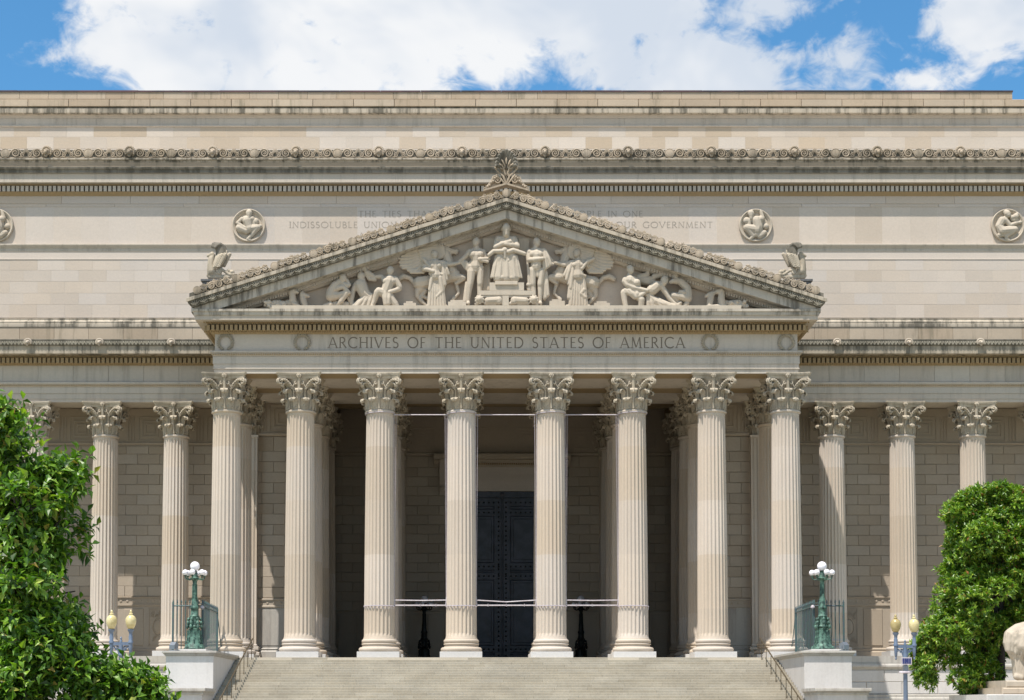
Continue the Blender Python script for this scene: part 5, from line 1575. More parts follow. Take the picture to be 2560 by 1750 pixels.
for sx in (-1, 1):
    x0, x1 = sorted((sx * 12.6, sx * 16.55))
    strip_mould('dado_band', [(Y1, 1496), (Y1 - .07, 1497), (Y1 - .07, 1500), (Y1, 1501), (Y1, 1514), (Y1 - .05, 1515), (Y1 - .05, 1518), (Y1, 1519)], x0, x1, M['wallshade'], INN, back=Y1 + .08)
    b = MB(); x = x0 + .3
    while x < x1: b.ball((x, Y1 - .005, Z(1507.5, Y1)), .09, 6, 4, sy=.35); x += .4
    tag(b.build('rosette_band', M['wallshade'], INN), kind='stuff')
    b = MB(); b.box(x0, x1, Y1 + .01, Y1 + .08, 0, Z(1519, Y1)); xm = sx * 14.2
    b.block(xm - 1.1, xm + 1.1, Y1 - .02, Y1 + .02, Z(1614, Y1), Z(1524, Y1), .02); b.build('dado', M['granitecap'], INN)
    strip_mould('wall_base', [(Y1, 1620), (Y1 - .10, 1622), (Y1 - .06, 1626), (Y1 - .16, 1629), (Y1 - .16, 1646)], x0, x1, M['granitecap'], INN, back=Y1 + .08)
    x0, x1 = sorted((sx * 3.9, sx * 12.4))
    b = MB(); b.box(x0, x1, YD + .02, YD + .1, 0, zd_dado - .02)
    x = x0 + .2
    while x < x1 - 1: b.block(x, x + 1.0, YD - .02, YD + .03, .5, zd_dado - .25, .02); x += 1.2
    b.build('dado', M['deep'], INN)
    strip_mould('dado_mould', [(YD - .02, 1524), (YD - .07, 1524.5), (YD - .07, 1527), (YD, 1527.6)], x0, x1, M['deep'], INN)

# ---- great bronze door
DR = empty('bronze_door', (0, YD, 0))
tag(DR, 'huge dark bronze double door with rows of studs in the central bay', 'door')
dz = lambda py: Z(py, YD)
b = MB()
b.box(-3.0, 3.0, .10, .25, dz(1243.5), dz(1228)); b.box(-3.0, -2.8, .05, .3, 0, dz(1228)); b.box(2.8, 3.0, .05, .3, 0, dz(1228))
b.lathe([(.02, 0), (.16, .0), (.16, .05), (.02, .09)], 12)
for i in range(12 * 4): 
    x, y, z = b.v[-(12 * 4) + i]; b.v[-(12 * 4) + i] = (x, .10 - z, dz(1236) + y)
b.build('door_frame', M['bronze'], DR)
leafrows = [(1262, 1275), (1287, 1409), (1422, 1433), (1447, 1616), (1629, 1640)]
studrows = [1256, 1281, 1416, 1440, 1623]
def door_leaf(sx):
    d = empty('door_leaf', (0, 0, 0), parent=DR)
    x0, x1 = (.015, 2.79) if sx > 0 else (-2.79, -.015)
    xi0, xi1 = (x0 + .46, x1 - .46)
    bb = MB()
    bb.box(x0, x1, .20, .30, .02, dz(1245))
    # stiles and rails
    bb.box(x0, xi0, .10, .199, .02, dz(1245)); bb.box(xi1, x1, .10, .199, .02, dz(1245))
    prev = 1245
    for (a, c) in leafrows:
        bb.box(xi0 + .001, xi1 - .001, .10, .199, dz(a), dz(prev)); prev = c
    bb.build('leaf_frame', M['bronze'], d)
    for (a, c) in leafrows:
        bb = MB(); z0, z1 = dz(c) + .06, dz(a) - .06
        bb.block(xi0 + .07, xi1 - .07, .14, .20, z0, z1, .05)
        if z1 - z0 > 1: bb.block(xi0 + .25, xi1 - .25, .11, .15, z0 + .2, z1 - .2, .03)
        bb.build('door_panel', M['bronze'], d)
    bb = MB()
    def stud(x, z): bb.lathe([(.012, .0), (.068, 0), (.062, .035), (.012, .06)], 8); n = 32; bb.v[-n:] = [(x + p[0], .10 - p[2], z + p[1]) for p in bb.v[-n:]]
    for px in studrows:
        for q in range(8): stud(x0 + .23 + (x1 - x0 - .46) * q / 7, dz(px))
    z = dz(1268)
    while z > .3:
        stud(x0 + .23, z); stud(x1 - .23, z); z -= .322
    tag(bb.build('studs', M['rivet'], d), kind='stuff')
    bb = MB(); bb.tube([(sx * .04, .1, .02), (sx * .04, .06, .3), (sx * .04, .06, dz(1246))], .05, 6); bb.build('astragal', M['bronze'], d)
door_leaf(-1); door_leaf(1)
# stone surround and hood
SUR = empty('door_surround', (0, 0, 0), parent=ARCH)
b = MB()
b.box(-3.8, -3.02, YD - .12, YD + .3, 0, dz(1202)); b.box(3.02, 3.8, YD - .12, YD + .3, 0, dz(1202)); b.box(-3.8, 3.8, YD - .12, YD + .3, dz(1228), dz(1202))
b.box(-3.6, 3.6, YD - .06, YD + .25, dz(1202), dz(1168)); b.box(-3.86, 3.86, YD - .18, YD + .2, dz(1203), dz(1192))
b.build('architrave', M['wall'], SUR)
strip_mould('hood', [(16.70, 1134), (16.66, 1134.5), (16.66, 1141), (16.78, 1147), (17.2, 1149), (17.25, 1153), (17.4, 1160), (17.5, 1168)], -4.6, 4.6, M['wallshade'], SUR, back=17.7)
b = MB()
for i in range(60): b.ball((-3.7 + i * .1254, 17.3, Z(1160, 17.3)), .05, 5, 4, sz=1.3)
tag(b.build('egg_moulding', M['brown'], SUR), kind='stuff')
for sx in (-1, 1):
    b = MB(); xq = sx * 4.0
    b.prism_x([(16.9, Z(1149, 17)), (17.0, Z(1165, 17)), (17.3, Z(1210, 17.2)), (17.25, Z(1228, 17.2)), (17.45, Z(1238, 17.3)), (17.6, Z(1238, 17.5)), (17.6, Z(1149, 17))], xq - .22, xq + .22)
    b.tube([(xq - .2, 17.22, Z(1222, 17.2)), (xq + .2, 17.22, Z(1222, 17.2))], .16, 10); b.tube([(xq - .2, 17.05, Z(1153, 17)), (xq + .2, 17.05, Z(1153, 17))], .16, 10)
    b.build('corbel', M['wall'], SUR)

# ------------------------------------------------------------------ stairs
ST = empty('grand_staircase', (0, -1.35, 0)); tag(ST, 'broad flight of worn grey granite steps rising to the columns', 'stairs')
NS, RI, TR = 30, .146, .50
sb = MB()
W2 = 15.1
for i in range(NS):
    ytop = -1.35 - TR * i
    st_ = empty('step', (0, 0, 0), parent=ST) if False else None
    z1 = -RI * i - (.0 if i else .004); z0 = z1 - RI
    bb = MB(); rnd = random.Random(i * 7 + 1)
    x = -W2; off = rnd.uniform(.6, 1.6)
    y0 = ytop - TR; 
    while x < W2 - .01:
        x2 = min(x + off, W2); off = rnd.uniform(1.5, 2.5)
        if W2 - x2 < .5: x2 = W2
        bb.tone(rnd.random())
        d = rnd.uniform(-.006, .006)
        # rounded nosing
        yb_ = ytop + .02
        yf = ytop - (0 if i == 0 else 0) + d
        prof = [(yb_ + TR * 1.1, z0 - .05), (yf - .0, z0 - .05), (yf - .0, z1 - .012), (yf + .005, z1 - .003), (yf + .015, z1), (yb_ + TR * 1.1, z1)]
        bb.prism_x(prof, x + .003, x2 - .003)
        x = x2
    o = bb.build('step', M['step'], ST)
    o.location = (0, 1.35, 0)
# handrails
def handrail(sx):
    h = empty('handrail', (sx * 14.25, -1.5, 0)); 
    tag(h, 'thin bronze handrail on posts down the %s side of the stairs' % ('left' if sx < 0 else 'right'), 'handrail', 'handrails beside the stairs')
    sl = RI / TR; x = sx * 14.25
    def P(y, dz_=0): return Vector((x, y, (y + 1.35) * sl + dz_)) - h.location
    bb = MB(); bb.tube([P(-.9, .95), P(-1.5, .95 + .02), P(-15.9, .93)], .038, 8)
    bb.build('rail', M['rail'], h, smooth=50)
    bb = MB(); bb.tube([P(-1.6, .5), P(-15.9, .47)], .014, 6); 
    y = -1.45; q = 0
    pm = MB(); pm.tube([(0, 0, 0), (0, 0, .93)], .02, 6); pm.ball((0, 0, .02), .045, 8, 4, sz=.4); pme = pm.mesh('post', M['rail'], 60)
    while y > -15.9:
        i = max(0, math.floor((-1.35 - y) / TR + 1e-6)) + (1 if y < -1.35 else 0)
        p = P(y); zst = -RI * (math.floor((-1.35 - y) / TR) + 1) if y < -1.35 else 0
        o = link('post', pme, h, loc=(p.x, p.y, zst - h.location.z))
        o.scale = (1, 1, (P(y, .93).z - (zst - h.location.z)) / .93); y -= 1.5
handrail(-1); handrail(1)

# ------------------------------------------------------------------ cheek-wall pedestals
def pedestal(sx):
    side = 'left' if sx < 0 else 'right'
    p = empty('stair_pedestal', (sx * 16.4, -6, GZ)); off = Vector((0, 0, 0)) - p.location
    tag(p, 'pale granite stair pedestal with moulded cap %s of the steps, under the green lamp' % side, 'pedestal', 'pedestals beside the stairs')
    xi, xo = 14.95, 17.87
    zf = lambda py: Z(py, -9.5)
    ztop = zf(1626.9)
    def BX(name, x0, x1, y0, y1, z0, z1, mat, c=.02):
        a, c_ = sorted((sx * x0, sx * x1)); bb = MB(); bb.block(a, c_, y0, y1, z0, z1, c)
        o = bb.build(name, mat, p); o.location = off; return o
    # body as fitted blocks: long side blocks
    BX('body', xi + .18, xo - .30, -9.30, -1.36, GZ, zf(1639), M['granite'])
    def ring(name, y_front, tiers, yback):
        bb = MB()
        for (e, z0, z1) in tiers:
            a, c_ = sorted((sx * (xi + .18 - e), sx * (xo - .30 + e)))
            bb.block(a, c_, y_front - e, yback, z0, z1, .015)
        o = bb.build(name, M['granitecap'], p); o.location = off
    z1, z0 = zf(1627), zf(1639.6)
    h = z1 - z0
    ring('cap', -9.30, ((.18, z1 - h * .42, z1), (.12, z1 - h * .62, z1 - h * .42), (.08, z0 + h * .12, z1 - h * .62), (.04, z0, z0 + h * .12)), -1.36)
    BX('lamp_plinth', 15.55, 17.15, -9.0, -7.0, zf(1626.9), zf(1622), M['granite'], .02)
    zl = lambda py: Z(py, -12.9)
    BX('lower_body', xi + .18, xo - .30, -12.72, -9.31, GZ, zl(1736), M['granite'])
    z1, z0 = zl(1720), zl(1737); h = z1 - z0
    ring('lower_cap', -12.72, ((.18, z1 - h * .45, z1), (.12, z1 - h * .62, z1 - h * .45), (.06, z0, z1 - h * .62)), -9.32)
    return p
pedestal(-1); pedestal(1)
ZL = Z(1622, -9.0)

# ------------------------------------------------------------------ bronze candelabra
def candelabrum_meshes(mat):
    b = MB()
    b.lathe([(.56, 0), (.57, .06), (.52, .12), (.50, .24), (.46, .28)], 8, a0=PI / 8)
    for k in range(4):
        a = PI / 4 + k * PI / 2; b.ball((.50 * math.cos(a), .50 * math.sin(a), .06), .12, 6, 4)
    base = b.mesh('base', mat, 40)
    b = MB()
    b.lathe([(.44, .28), (.40, .36), (.36, .7), (.32, 1.0), (.34, 1.06), (.26, 1.10)], 8, a0=PI / 8)
    for k in range(8):
        a = k * PI / 4; b.tube([(.41 * math.cos(a), .41 * math.sin(a), .34), (.34 * math.cos(a), .34 * math.sin(a), .72), (.33 * math.cos(a), .33 * math.sin(a), 1.0)], [.03, .035, .05], 5)
        b.ball((.36 * math.cos(a), .36 * math.sin(a), .62), .05, 5, 4)
    ped = b.mesh('pedestal', mat, 50)
    b = MB()
    b.lathe([(.24, 1.08), (.30, 1.2), (.22, 1.3), (.24, 1.45), (.20, 1.55), (.24, 1.66), (.26, 1.74), (.20, 1.80), (.19, 2.1), (.23, 2.15), (.22, 2.2)], 14)
    for k in range(6):
        a = k * PI / 3
        c_, s_ = math.cos(a), math.sin(a)
        b.ball((.30 * c_, .30 * s_, 1.58), .085, 7, 5); b.ball((.33 * c_, .33 * s_, 1.38), .09, 7, 5, sz=1.4); b.ball((.36 * c_, .36 * s_, 1.18), .085, 7, 5, sz=1.5)
        b.tube([(.22 * c_, .22 * s_, 1.7), (.36 * c_, .36 * s_, 1.5), (.28 * c_, .28 * s_, 1.3), (.40 * c_, .40 * s_, 1.1)], [.03, .035, .035, .03], 5)
    figs = b.mesh('urn', mat, 50)
    b = MB()
    b.lathe([(.21, 2.2), (.17, 2.3), (.17, 2.45), (.15, 2.52), (.145, 2.6), (.115, 2.75), (.105, 3.2), (.105, 3.45), (.13, 3.58), (.22, 3.68), (.25, 3.70), (.25, 3.73), (.16, 3.78), (.13, 3.95), (.10, 4.02), (.16, 4.08), (.05, 4.1)], 12)
    for k in range(12):
        a = k * PI / 6; b.tube([(.15 * math.cos(a), .15 * math.sin(a), 2.55), (.12 * math.cos(a), .12 * math.sin(a), 2.8), (.115 * math.cos(a), .115 * math.sin(a), 3.4)], .014, 4)
    for k in range(6):
        a = .28 + k * PI / 3; c_, s_ = math.cos(a), math.sin(a)
        b.tube([(.2 * c_, .2 * s_, 3.66), (.40 * c_, .40 * s_, 3.64), (.50 * c_, .50 * s_, 3.72), (.51 * c_, .51 * s_, 3.82)], .035, 6)
        b.lathe([(.04, 0), (.085, .04), (.06, .07)], 8, c=(.51 * c_, .51 * s_, 3.80))
    shaft = b.mesh('shaft', mat, 50)
    b = MB(); b.ball((0, 0, 0), .155, 16, 10); small = b.mesh('globe', M['globe'], 'all')
    b = MB(); b.ball((0, 0, 0), .25, 20, 12); big = b.mesh('globe', M['globe'], 'all')
    return base, ped, figs, shaft, small, big
def candelabrum(meshes, loc, rz, label, group):
    o = empty('lamp', loc, rz); tag(o, label, 'lamp', group)
    for nme, me in zip(('base', 'pedestal', 'urn', 'shaft'), meshes[:4]): link(nme, me, o)
    for k in range(6):
        a = .28 + k * PI / 3
        link('globe', meshes[4], o, loc=(.51 * math.cos(a), .51 * math.sin(a), 4.0))
    link('globe', meshes[5], o, loc=(0, 0, 4.34))
    return o
gm, dm = candelabrum_meshes(M['green']), candelabrum_meshes(M['darkgreen'])
candelabrum(gm, (-16.34, -8.0, ZL), .15, 'green bronze lamp with white globes on the pedestal left of the stairs', 'green bronze lamps beside the stairs')
candelabrum(gm, (16.34, -8.0, ZL), .55, 'green bronze lamp with white globes on the pedestal right of the stairs', 'green bronze lamps beside the stairs')
for sx in (-1, 1):
    xx = X(1061.5 if sx < 0 else 1451, 15.6)
    candelabrum(dm, (xx, 15.6, 0), 0, 'black lamp with globes in the shaded portico, %s of the door' % ('left' if sx < 0 else 'right'), 'dark lamps flanking the door')
# small white security camera domes behind each lamp
for sx in (-1, 1):
    o = empty('camera_dome', (sx * -16.34 * -1, -7.6, 2.2)); tag(o, 'small white camera housing fixed beside the %s green lamp' % ('left' if sx < 0 else 'right'), 'camera')
    px, py = (505.5, 1519) if sx < 0 else (2032, 1518)
    cx_, cz_ = W(px, py, -7.6); o.location = (cx_, -7.6, cz_)
    b = MB(); b.lathe([(.11, -.04), (.115, .0), (.10, .06), (.05, .11), (.01, .12)], 12); b.build('hood', M['whitemetal'], o, smooth=50)
    b = MB(); b.tube([(0, 0, .12), (0, 0, .2), (-sx * -.26, -.3, .2)], .02, 6); b.build('bracket', M['fence'], o)
    b = MB(); b.ball((0, 0, -.04), .08, 8, 5); b.build('lens', M['greymetal'], o)
# floodlights on the pedestal caps
for sx in (-1, 1):
    px = 435 if sx < 0 else 2110
    fl = empty('floodlight', (X(px, -9.2, 1615), -9.25, Z(1626.9, -9.5)), rz=(-.5 if sx < 0 else .6)); tag(fl, 'grey floodlight aimed up from the outer edge of the %s pedestal' % ('left' if sx < 0 else 'right'), 'floodlight', 'floodlights on the pedestals')
    b = MB(); b.box(-.20, .20, -.14, .14, 0, .05); b.tube([(-.19, 0, .04), (-.19, 0, .25)], .02, 5); b.tube([(.19, 0, .04), (.19, 0, .25)], .02, 5); b.build('bracket', M['greymetal'], fl)
    b = MB(); b.prism_x([(-.16, .08), (.14, .12), (.16, .38), (-.02, .46), (-.16, .30)], -.17, .17)
    b.build('housing', M['greymetal'], fl)
    b = MB(); b.prism_x([(.165, .14), (.185, .14), (.195, .36), (.175, .36)], -.14, .14); b.build('lens', M['whitemetal'], fl)

# ------------------------------------------------------------------ spiked fences behind the lamps
def fence(sx):
    f = empty('fence', (sx * 16.1, -4, 0)); tag(f, 'spiked green iron fence on the %s pedestal behind the lamp' % ('left' if sx < 0 else 'right'), 'fence', 'iron fences on the pedestals')
    zb, zt = ZL - .22, 2.68
    bar = MB(); bar.box(-.022, .022, -.022, .022, 0, zt - zb - .02); bar.lathe([(.025, 0), (.045, .06), (.012, .20)], 5, c=(0, 0, zt - zb - .03)); bm_ = bar.mesh('bar', M['fence'])
    runs = [((sx * 16.0, -7.5), (sx * 16.2, -1.25)), ((sx * 16.02, -7.5), (sx * 17.55, -7.5))]
    for (x0, y0), (x1, y1) in runs:
        L_ = math.hypot(x1 - x0, y1 - y0); n = int(L_ / (.46 if L_ > 3 else .2))
        for z in (zb + .12, zt - .16):
            rb = MB(); rb.tube([(x0, y0, z), (x1, y1, z)], .035, 4)
            o = rb.build('rail', M['fence'], f); o.location = -f.location
        for i in range(n + 1):
            t = i / n
            link('bar', bm_, f, loc=(x0 + (x1 - x0) * t - f.location.x, y0 + (y1 - y0) * t - f.location.y, zb))
    for (x0, y0) in ((sx * 16.0, -7.5), (sx * 16.2, -1.25), (sx * 17.55, -7.5)):
        bb = MB(); bb.box(x0 - .045, x0 + .045, y0 - .045, y0 + .045, zb, zt + .05)
        o = bb.build('post', M['fence'], f); o.location = -f.location
    bb = MB(); bb.tube([(sx * 16.2, -1.25, zt - .2), (sx * 16.05, -1.0, .8), (sx * 15.9, -.9, .1)], .025, 5)
    o = bb.build('brace', M['fence'], f); o.location = -f.location
fence(-1); fence(1)

# ------------------------------------------------------------------ banner frames and straps between the middle columns
yB = -.15
bays = [(2, 3, 'left'), (3, 4, 'middle'), (4, 5, 'right')]
for i, j, nm in bays:
    fr = empty('banner_frame', (0, 0, 0)); tag(fr, 'pale banner frame of tubes and cables strung across the %s of the three central bays' % nm, 'frame', 'banner frames between the middle columns')
    xa, xb = COLX[i] + .83, COLX[j] - .83
    xl, xh = COLX[i] + .78, COLX[j] - .78
    zt = Z(1037, yB)
    b = MB(); b.tube([(xl, yB, zt), (xh, yB, zt)], .030, 6); b.build('top_tube', M['whitemetal'], fr)
    z1, z2 = Z(1500.5, yB), Z(1513.5, yB)
    b = MB(); sag = .10 if nm == 'middle' else .02
    b.tube([(xa, yB, z1), ((xa + xb) / 2, yB, z1 - sag), (xb, yB, z1)], .036, 6); b.build('banner_tube', M['whitemetal'], fr)
    b = MB(); b.tube([(xa, yB, z2), (xb, yB, z2)], .040, 6)
    for t in (.2, .5, .8):
        xx = xa + (xb - xa) * t; b.tube([(xx, yB - .06, z2 - .07), (xx, yB - .06, z2 + .09)], .018, 4)
    b.build('banner_tube', M['whitemetal'], fr)
    for xx, q in ((xa, 1), (xb, -1)):
        b = MB(); b.tube([(xx + q * -.02, yB, zt), (xx, yB, z1)], .018, 4); b.tube([(xx + q * .10, yB, zt), (xx + q * .03, yB, z1)], .012, 4)
        b.tube([(xx, yB, z1 + .2), (xx + q * .04, yB - .02, z2)], .04, 5); b.build('cable', M['whitemetal'], fr)
for i in (2, 3, 4, 5):
    nm = {2: 'third', 3: 'fourth', 4: 'fifth', 5: 'sixth'}[i]
    for py, r, lab in ((1514, .885, 'low'), (1029.5, .845, 'high')):
        s = MB(); z = Z(py, -.86)
        s.tube([(COLX[i] + r * math.cos(a * PI / 16), r * math.sin(a * PI / 16), z + (.03 if lab == 'high' else 0) * math.cos(a * PI / 16)) for a in range(33)], .03, 5)
        if lab == 'low':
            for q in range(9):
                a = -PI / 2 + (q - 4) * .27
                s.tube([(COLX[i] + .90 * math.cos(a), .90 * math.sin(a), z), (COLX[i] + .95 * math.cos(a), .95 * math.sin(a), z - .05), (COLX[i] + .92 * math.cos(a + .05), .92 * math.sin(a + .05), z - .14 - .01 * q)], .013, 4)
        tag(s.build('strap', M['strap']), 'pale strap tied %s round the %s column from the left' % (lab, nm), 'strap', 'straps round the middle columns')

# ------------------------------------------------------------------ street lamps
def street_lamp(px, py_bar, y, label, cols, solar):
    x = X(px, y, 1611); s = 64.1 / (F_PX / 66.0) ; 
    o = empty('street_lamp', (x, y, GZ)); tag(o, label, 'street lamp', 'twin-globe street lamps')
    zb = Z(py_bar, y) - GZ
    b = MB(); b.lathe([(.26, 0), (.26, .3), (.20, .4), (.17, .9), (.11, 1.0), (.095, 1.1), (.085, zb - .45), (.105, zb - .42), (.085, zb - .36), (.085, zb)], 16); b.build('post', M['lampblue'], o, smooth=40)
    b = MB(); b.box(-.44, .44, -.05, .05, zb - .04, zb + .05); b.box(-.42, .42, -.035, .035, zb + .051, zb + .09)
    b.lathe([(.05, zb + .05), (.055, zb + .15), (.03, zb + .19), (.05, zb + .24), (.01, zb + .31)], 8)
    for sx in (-1, 1):
        spiral(b, sx * .17, zb - .16, .085, 0, 1.4, sx, PI / 2, .022, tail=(sx * .06, zb - .36)); spiral(b, sx * .30, zb - .13, .06, 0, 1.3, -sx, PI / 2, .02)
        b.tube([(sx * .07, 0, zb - .42), (sx * .12, 0, zb - .24), (sx * .26, 0, zb - .10), (sx * .38, 0, zb - .06)], .025, 6)
        b.lathe([(.02, zb - .52), (.05, zb - .46), (.025, zb - .41), (.055, zb - .36), (.075, zb - .1), (.08, zb + .06)], 8, c=(sx * .375, 0, 0))
    b.build('crossarm', M['lampblue'], o, smooth=45)
    for sx, mk in ((-1, cols[0]), (1, cols[1])):
        b = MB(); b.lathe([(.10, zb + .05), (.10, zb + .12), (.07, zb + .16), (.085, zb + .30), (.065, zb + .34), (.07, zb + .46), (.12, zb + .54), (.13, zb + .58), (.09, zb + .60)], 12, c=(sx * .375, 0, 0)); b.build('holder', M['lampblue'], o, smooth=45)
        g = MB(); g.lathe([(.09, zb + .60), (.15, zb + .68), (.20, zb + .82), (.215, zb + .93), (.20, zb + 1.02), (.15, zb + 1.10), (.08, zb + 1.15), (.065, zb + 1.17)], 20, c=(sx * .375, 0, 0)); g.build('globe', M[mk], o, smooth='all')
        g = MB(); g.lathe([(.08, zb + 1.172), (.085, zb + 1.20), (.04, zb + 1.24), (.055, zb + 1.29), (.01, zb + 1.35)], 12, c=(sx * .375, 0, 0)); g.build('finial', M[mk], o, smooth=50)
    if solar:
        b = MB(); b.box(-.21, .21, -.24, -.20, zb - .72, zb - .42); b.build('panel_frame', M['whitemetal'], o)
        b = MB()
        for q in range(4): b.box(-.17 + q * .088, -.17 + q * .088 + .078, -.246, -.241, zb - .68, zb - .46)
        b.build('solar_panel', M['solar'], o)
        b = MB(); b.box(-.05, .05, -.24, -.05, zb - .62, zb - .5); b.box(-.09, .09, -.13, .13, zb - 1.02, zb - .74); b.build('control_box', M['greymetal'], o)
        b = MB(); b.lathe([(.02, zb - 1.08), (.27, zb - 1.06), (.28, zb - 1.02), (.24, zb - .98), (.02, zb - .97)], 14, sy=.7); b.build('sensor_disc', M['whitemetal'], o, smooth=50)
street_lamp(302.5, 1611, -30, 'blue-grey street lamp with two yellowed globes left of the stairs', ('amber', 'amber'), False)
street_lamp(2262.5, 1618, -27, 'blue-grey street lamp with one ochre globe and a small solar panel', ('ochre', 'amber'), True)

# ------------------------------------------------------------------ seated statue at the right edge
SY = -24.0
sp = empty('statue_pedestal', (22.7, SY, GZ)); tag(sp, 'stepped pale stone pedestal under the seated statue at the right edge', 'pedestal')
b = MB(); xe0, xe1 = X(2513, SY - 1.6, 1700), 27.5
z0_, z1_, z2_ = Z(1736, SY - 2.2), Z(1719, SY - 1.8), Z(1701, SY - 1.6)
b.block(X(2467, SY - 2.6, 1745), 29, SY - 2.6, SY + 3, GZ, z0_, .03); o = b.build('lower_step', M['granite'], sp); o.location = -sp.location
b = MB(); b.block(X(2506, SY - 2.0, 1725), 28.4, SY - 2.0, SY + 2.5, z0_ + .004, z1_, .05); o = b.build('middle_step', M['beige'], sp); o.location = -sp.location
b = MB(); b.block(xe0, xe1, SY - 1.7, SY + 2.2, z1_ + .004, z2_, .05); o = b.build('upper_step', M['carve'], sp); o.location = -sp.location
f = Relief(2240, 1500, 6.356, SY - .6)
f.L((2080, 470, 130, .2), (1960, 480, 110, .1), (1830, 560, 110, 0), (1780, 680, 90, -.1), (1785, 770, 70, -.1)); f.L((1900, 600, 110, 0), (1850, 820, 80, 0), (1880, 900, 70)); f.L((2080, 620, 160, .3), (2100, 1000, 170, .3), (2120, 1180, 170, .2))
f.folds(((1860, 880, 2080, 900), (1900, 1200, 2100, 1220)), 7, 40, 0, .12); f.L((1700 + 300, 560, 70, -.3), (1960, 740, 80, -.35), (2080, 800, 80, -.4)); f.L((2010, 500, 60, -.25), (1930, 640, 54, -.3), (1880, 700, 50, -.3))
f.folds(((1740, 560, 1860, 520), (1740, 800, 1830, 820)), 5, 28, -.2, .08); f.L((1890, 1220, 50, -.2), (1960, 1240, 50, -.2)); f.head(2230, 300, 90, .2, -.3, beard=True); f.L((2230, 380, 90, .2), (2230, 700, 200, .2)); f.L((2150, 900, 120, -.5), (2420, 880, 120, -.5)); f.L((2200, 940, 90, -.7), (2210, 1190, 80, -.7)); f.L((2420, 930, 90, -.7), (2420, 1190, 80, -.7)); f.L((2080, 1200, 150, .2), (2560, 1200, 150, .2)); f.L((2420, 480, 90, .1), (2500, 800, 80, 0))
for q in range(7): f.L((1750 + q * 45, 520 + (q % 3) * 30, 14, -.28 - .03 * q), (1735 + q * 42, 790 + (q % 2) * 60, 12, -.22 - .04 * q), (1800 + q * 30, 900 + q * 20, 10, -.15))
for q in range(6): f.L((1870 + q * 36, 900, 16, -.2), (1900 + q * 34, 1200, 14, -.22))
o = f.done('seated_statue', vox=.035, sm=1, mat=M['carve']); tag(o, 'pale stone robed figure seated at the right edge beside the dark tree', 'statue')

# ------------------------------------------------------------------ trees
def leaf_geo(b, p, d, nrm, ln, wd, fold=.25):
    """one folded leaf: base p, along d, facing nrm"""
    s = d.cross(nrm)
    if s.length < 1e-4: return
    s.normalize(); n = s.cross(d).normalized()
    m = p + d * (ln * .45) + n * (ln * .04); t = p + d * ln - n * (ln * .12)
    l = m + s * wd * .5 + n * wd * fold; r = m - s * wd * .5 + n * wd * fold
    b.tone(); b.add([p, l, t, r, m], [(0, 4, 1), (4, 2, 1), (0, 3, 4), (4, 3, 2)])
def rnd_dir(rnd, up=0.0):
    while True:
        v = Vector((rnd.uniform(-1, 1), rnd.uniform(-1, 1), rnd.uniform(-1, 1)))
        if .05 < v.length < 1:
            v.normalize(); v.z += up; v.normalize(); return v
def inside(bounds, p, rnd=None):
    """crown limits: (height, x) table; side +1 keeps x below it, -1 above it"""
    side, tab, zmax = bounds
    if p.z > zmax: return False
    for (z1, x1), (z0, x0) in zip(tab[:-1], tab[1:]):
        if z0 <= p.z <= z1:
            lim = x0 + (x1 - x0) * (p.z - z0) / max(z1 - z0, 1e-6)
            return (lim - p.x) * side > 0
    return True
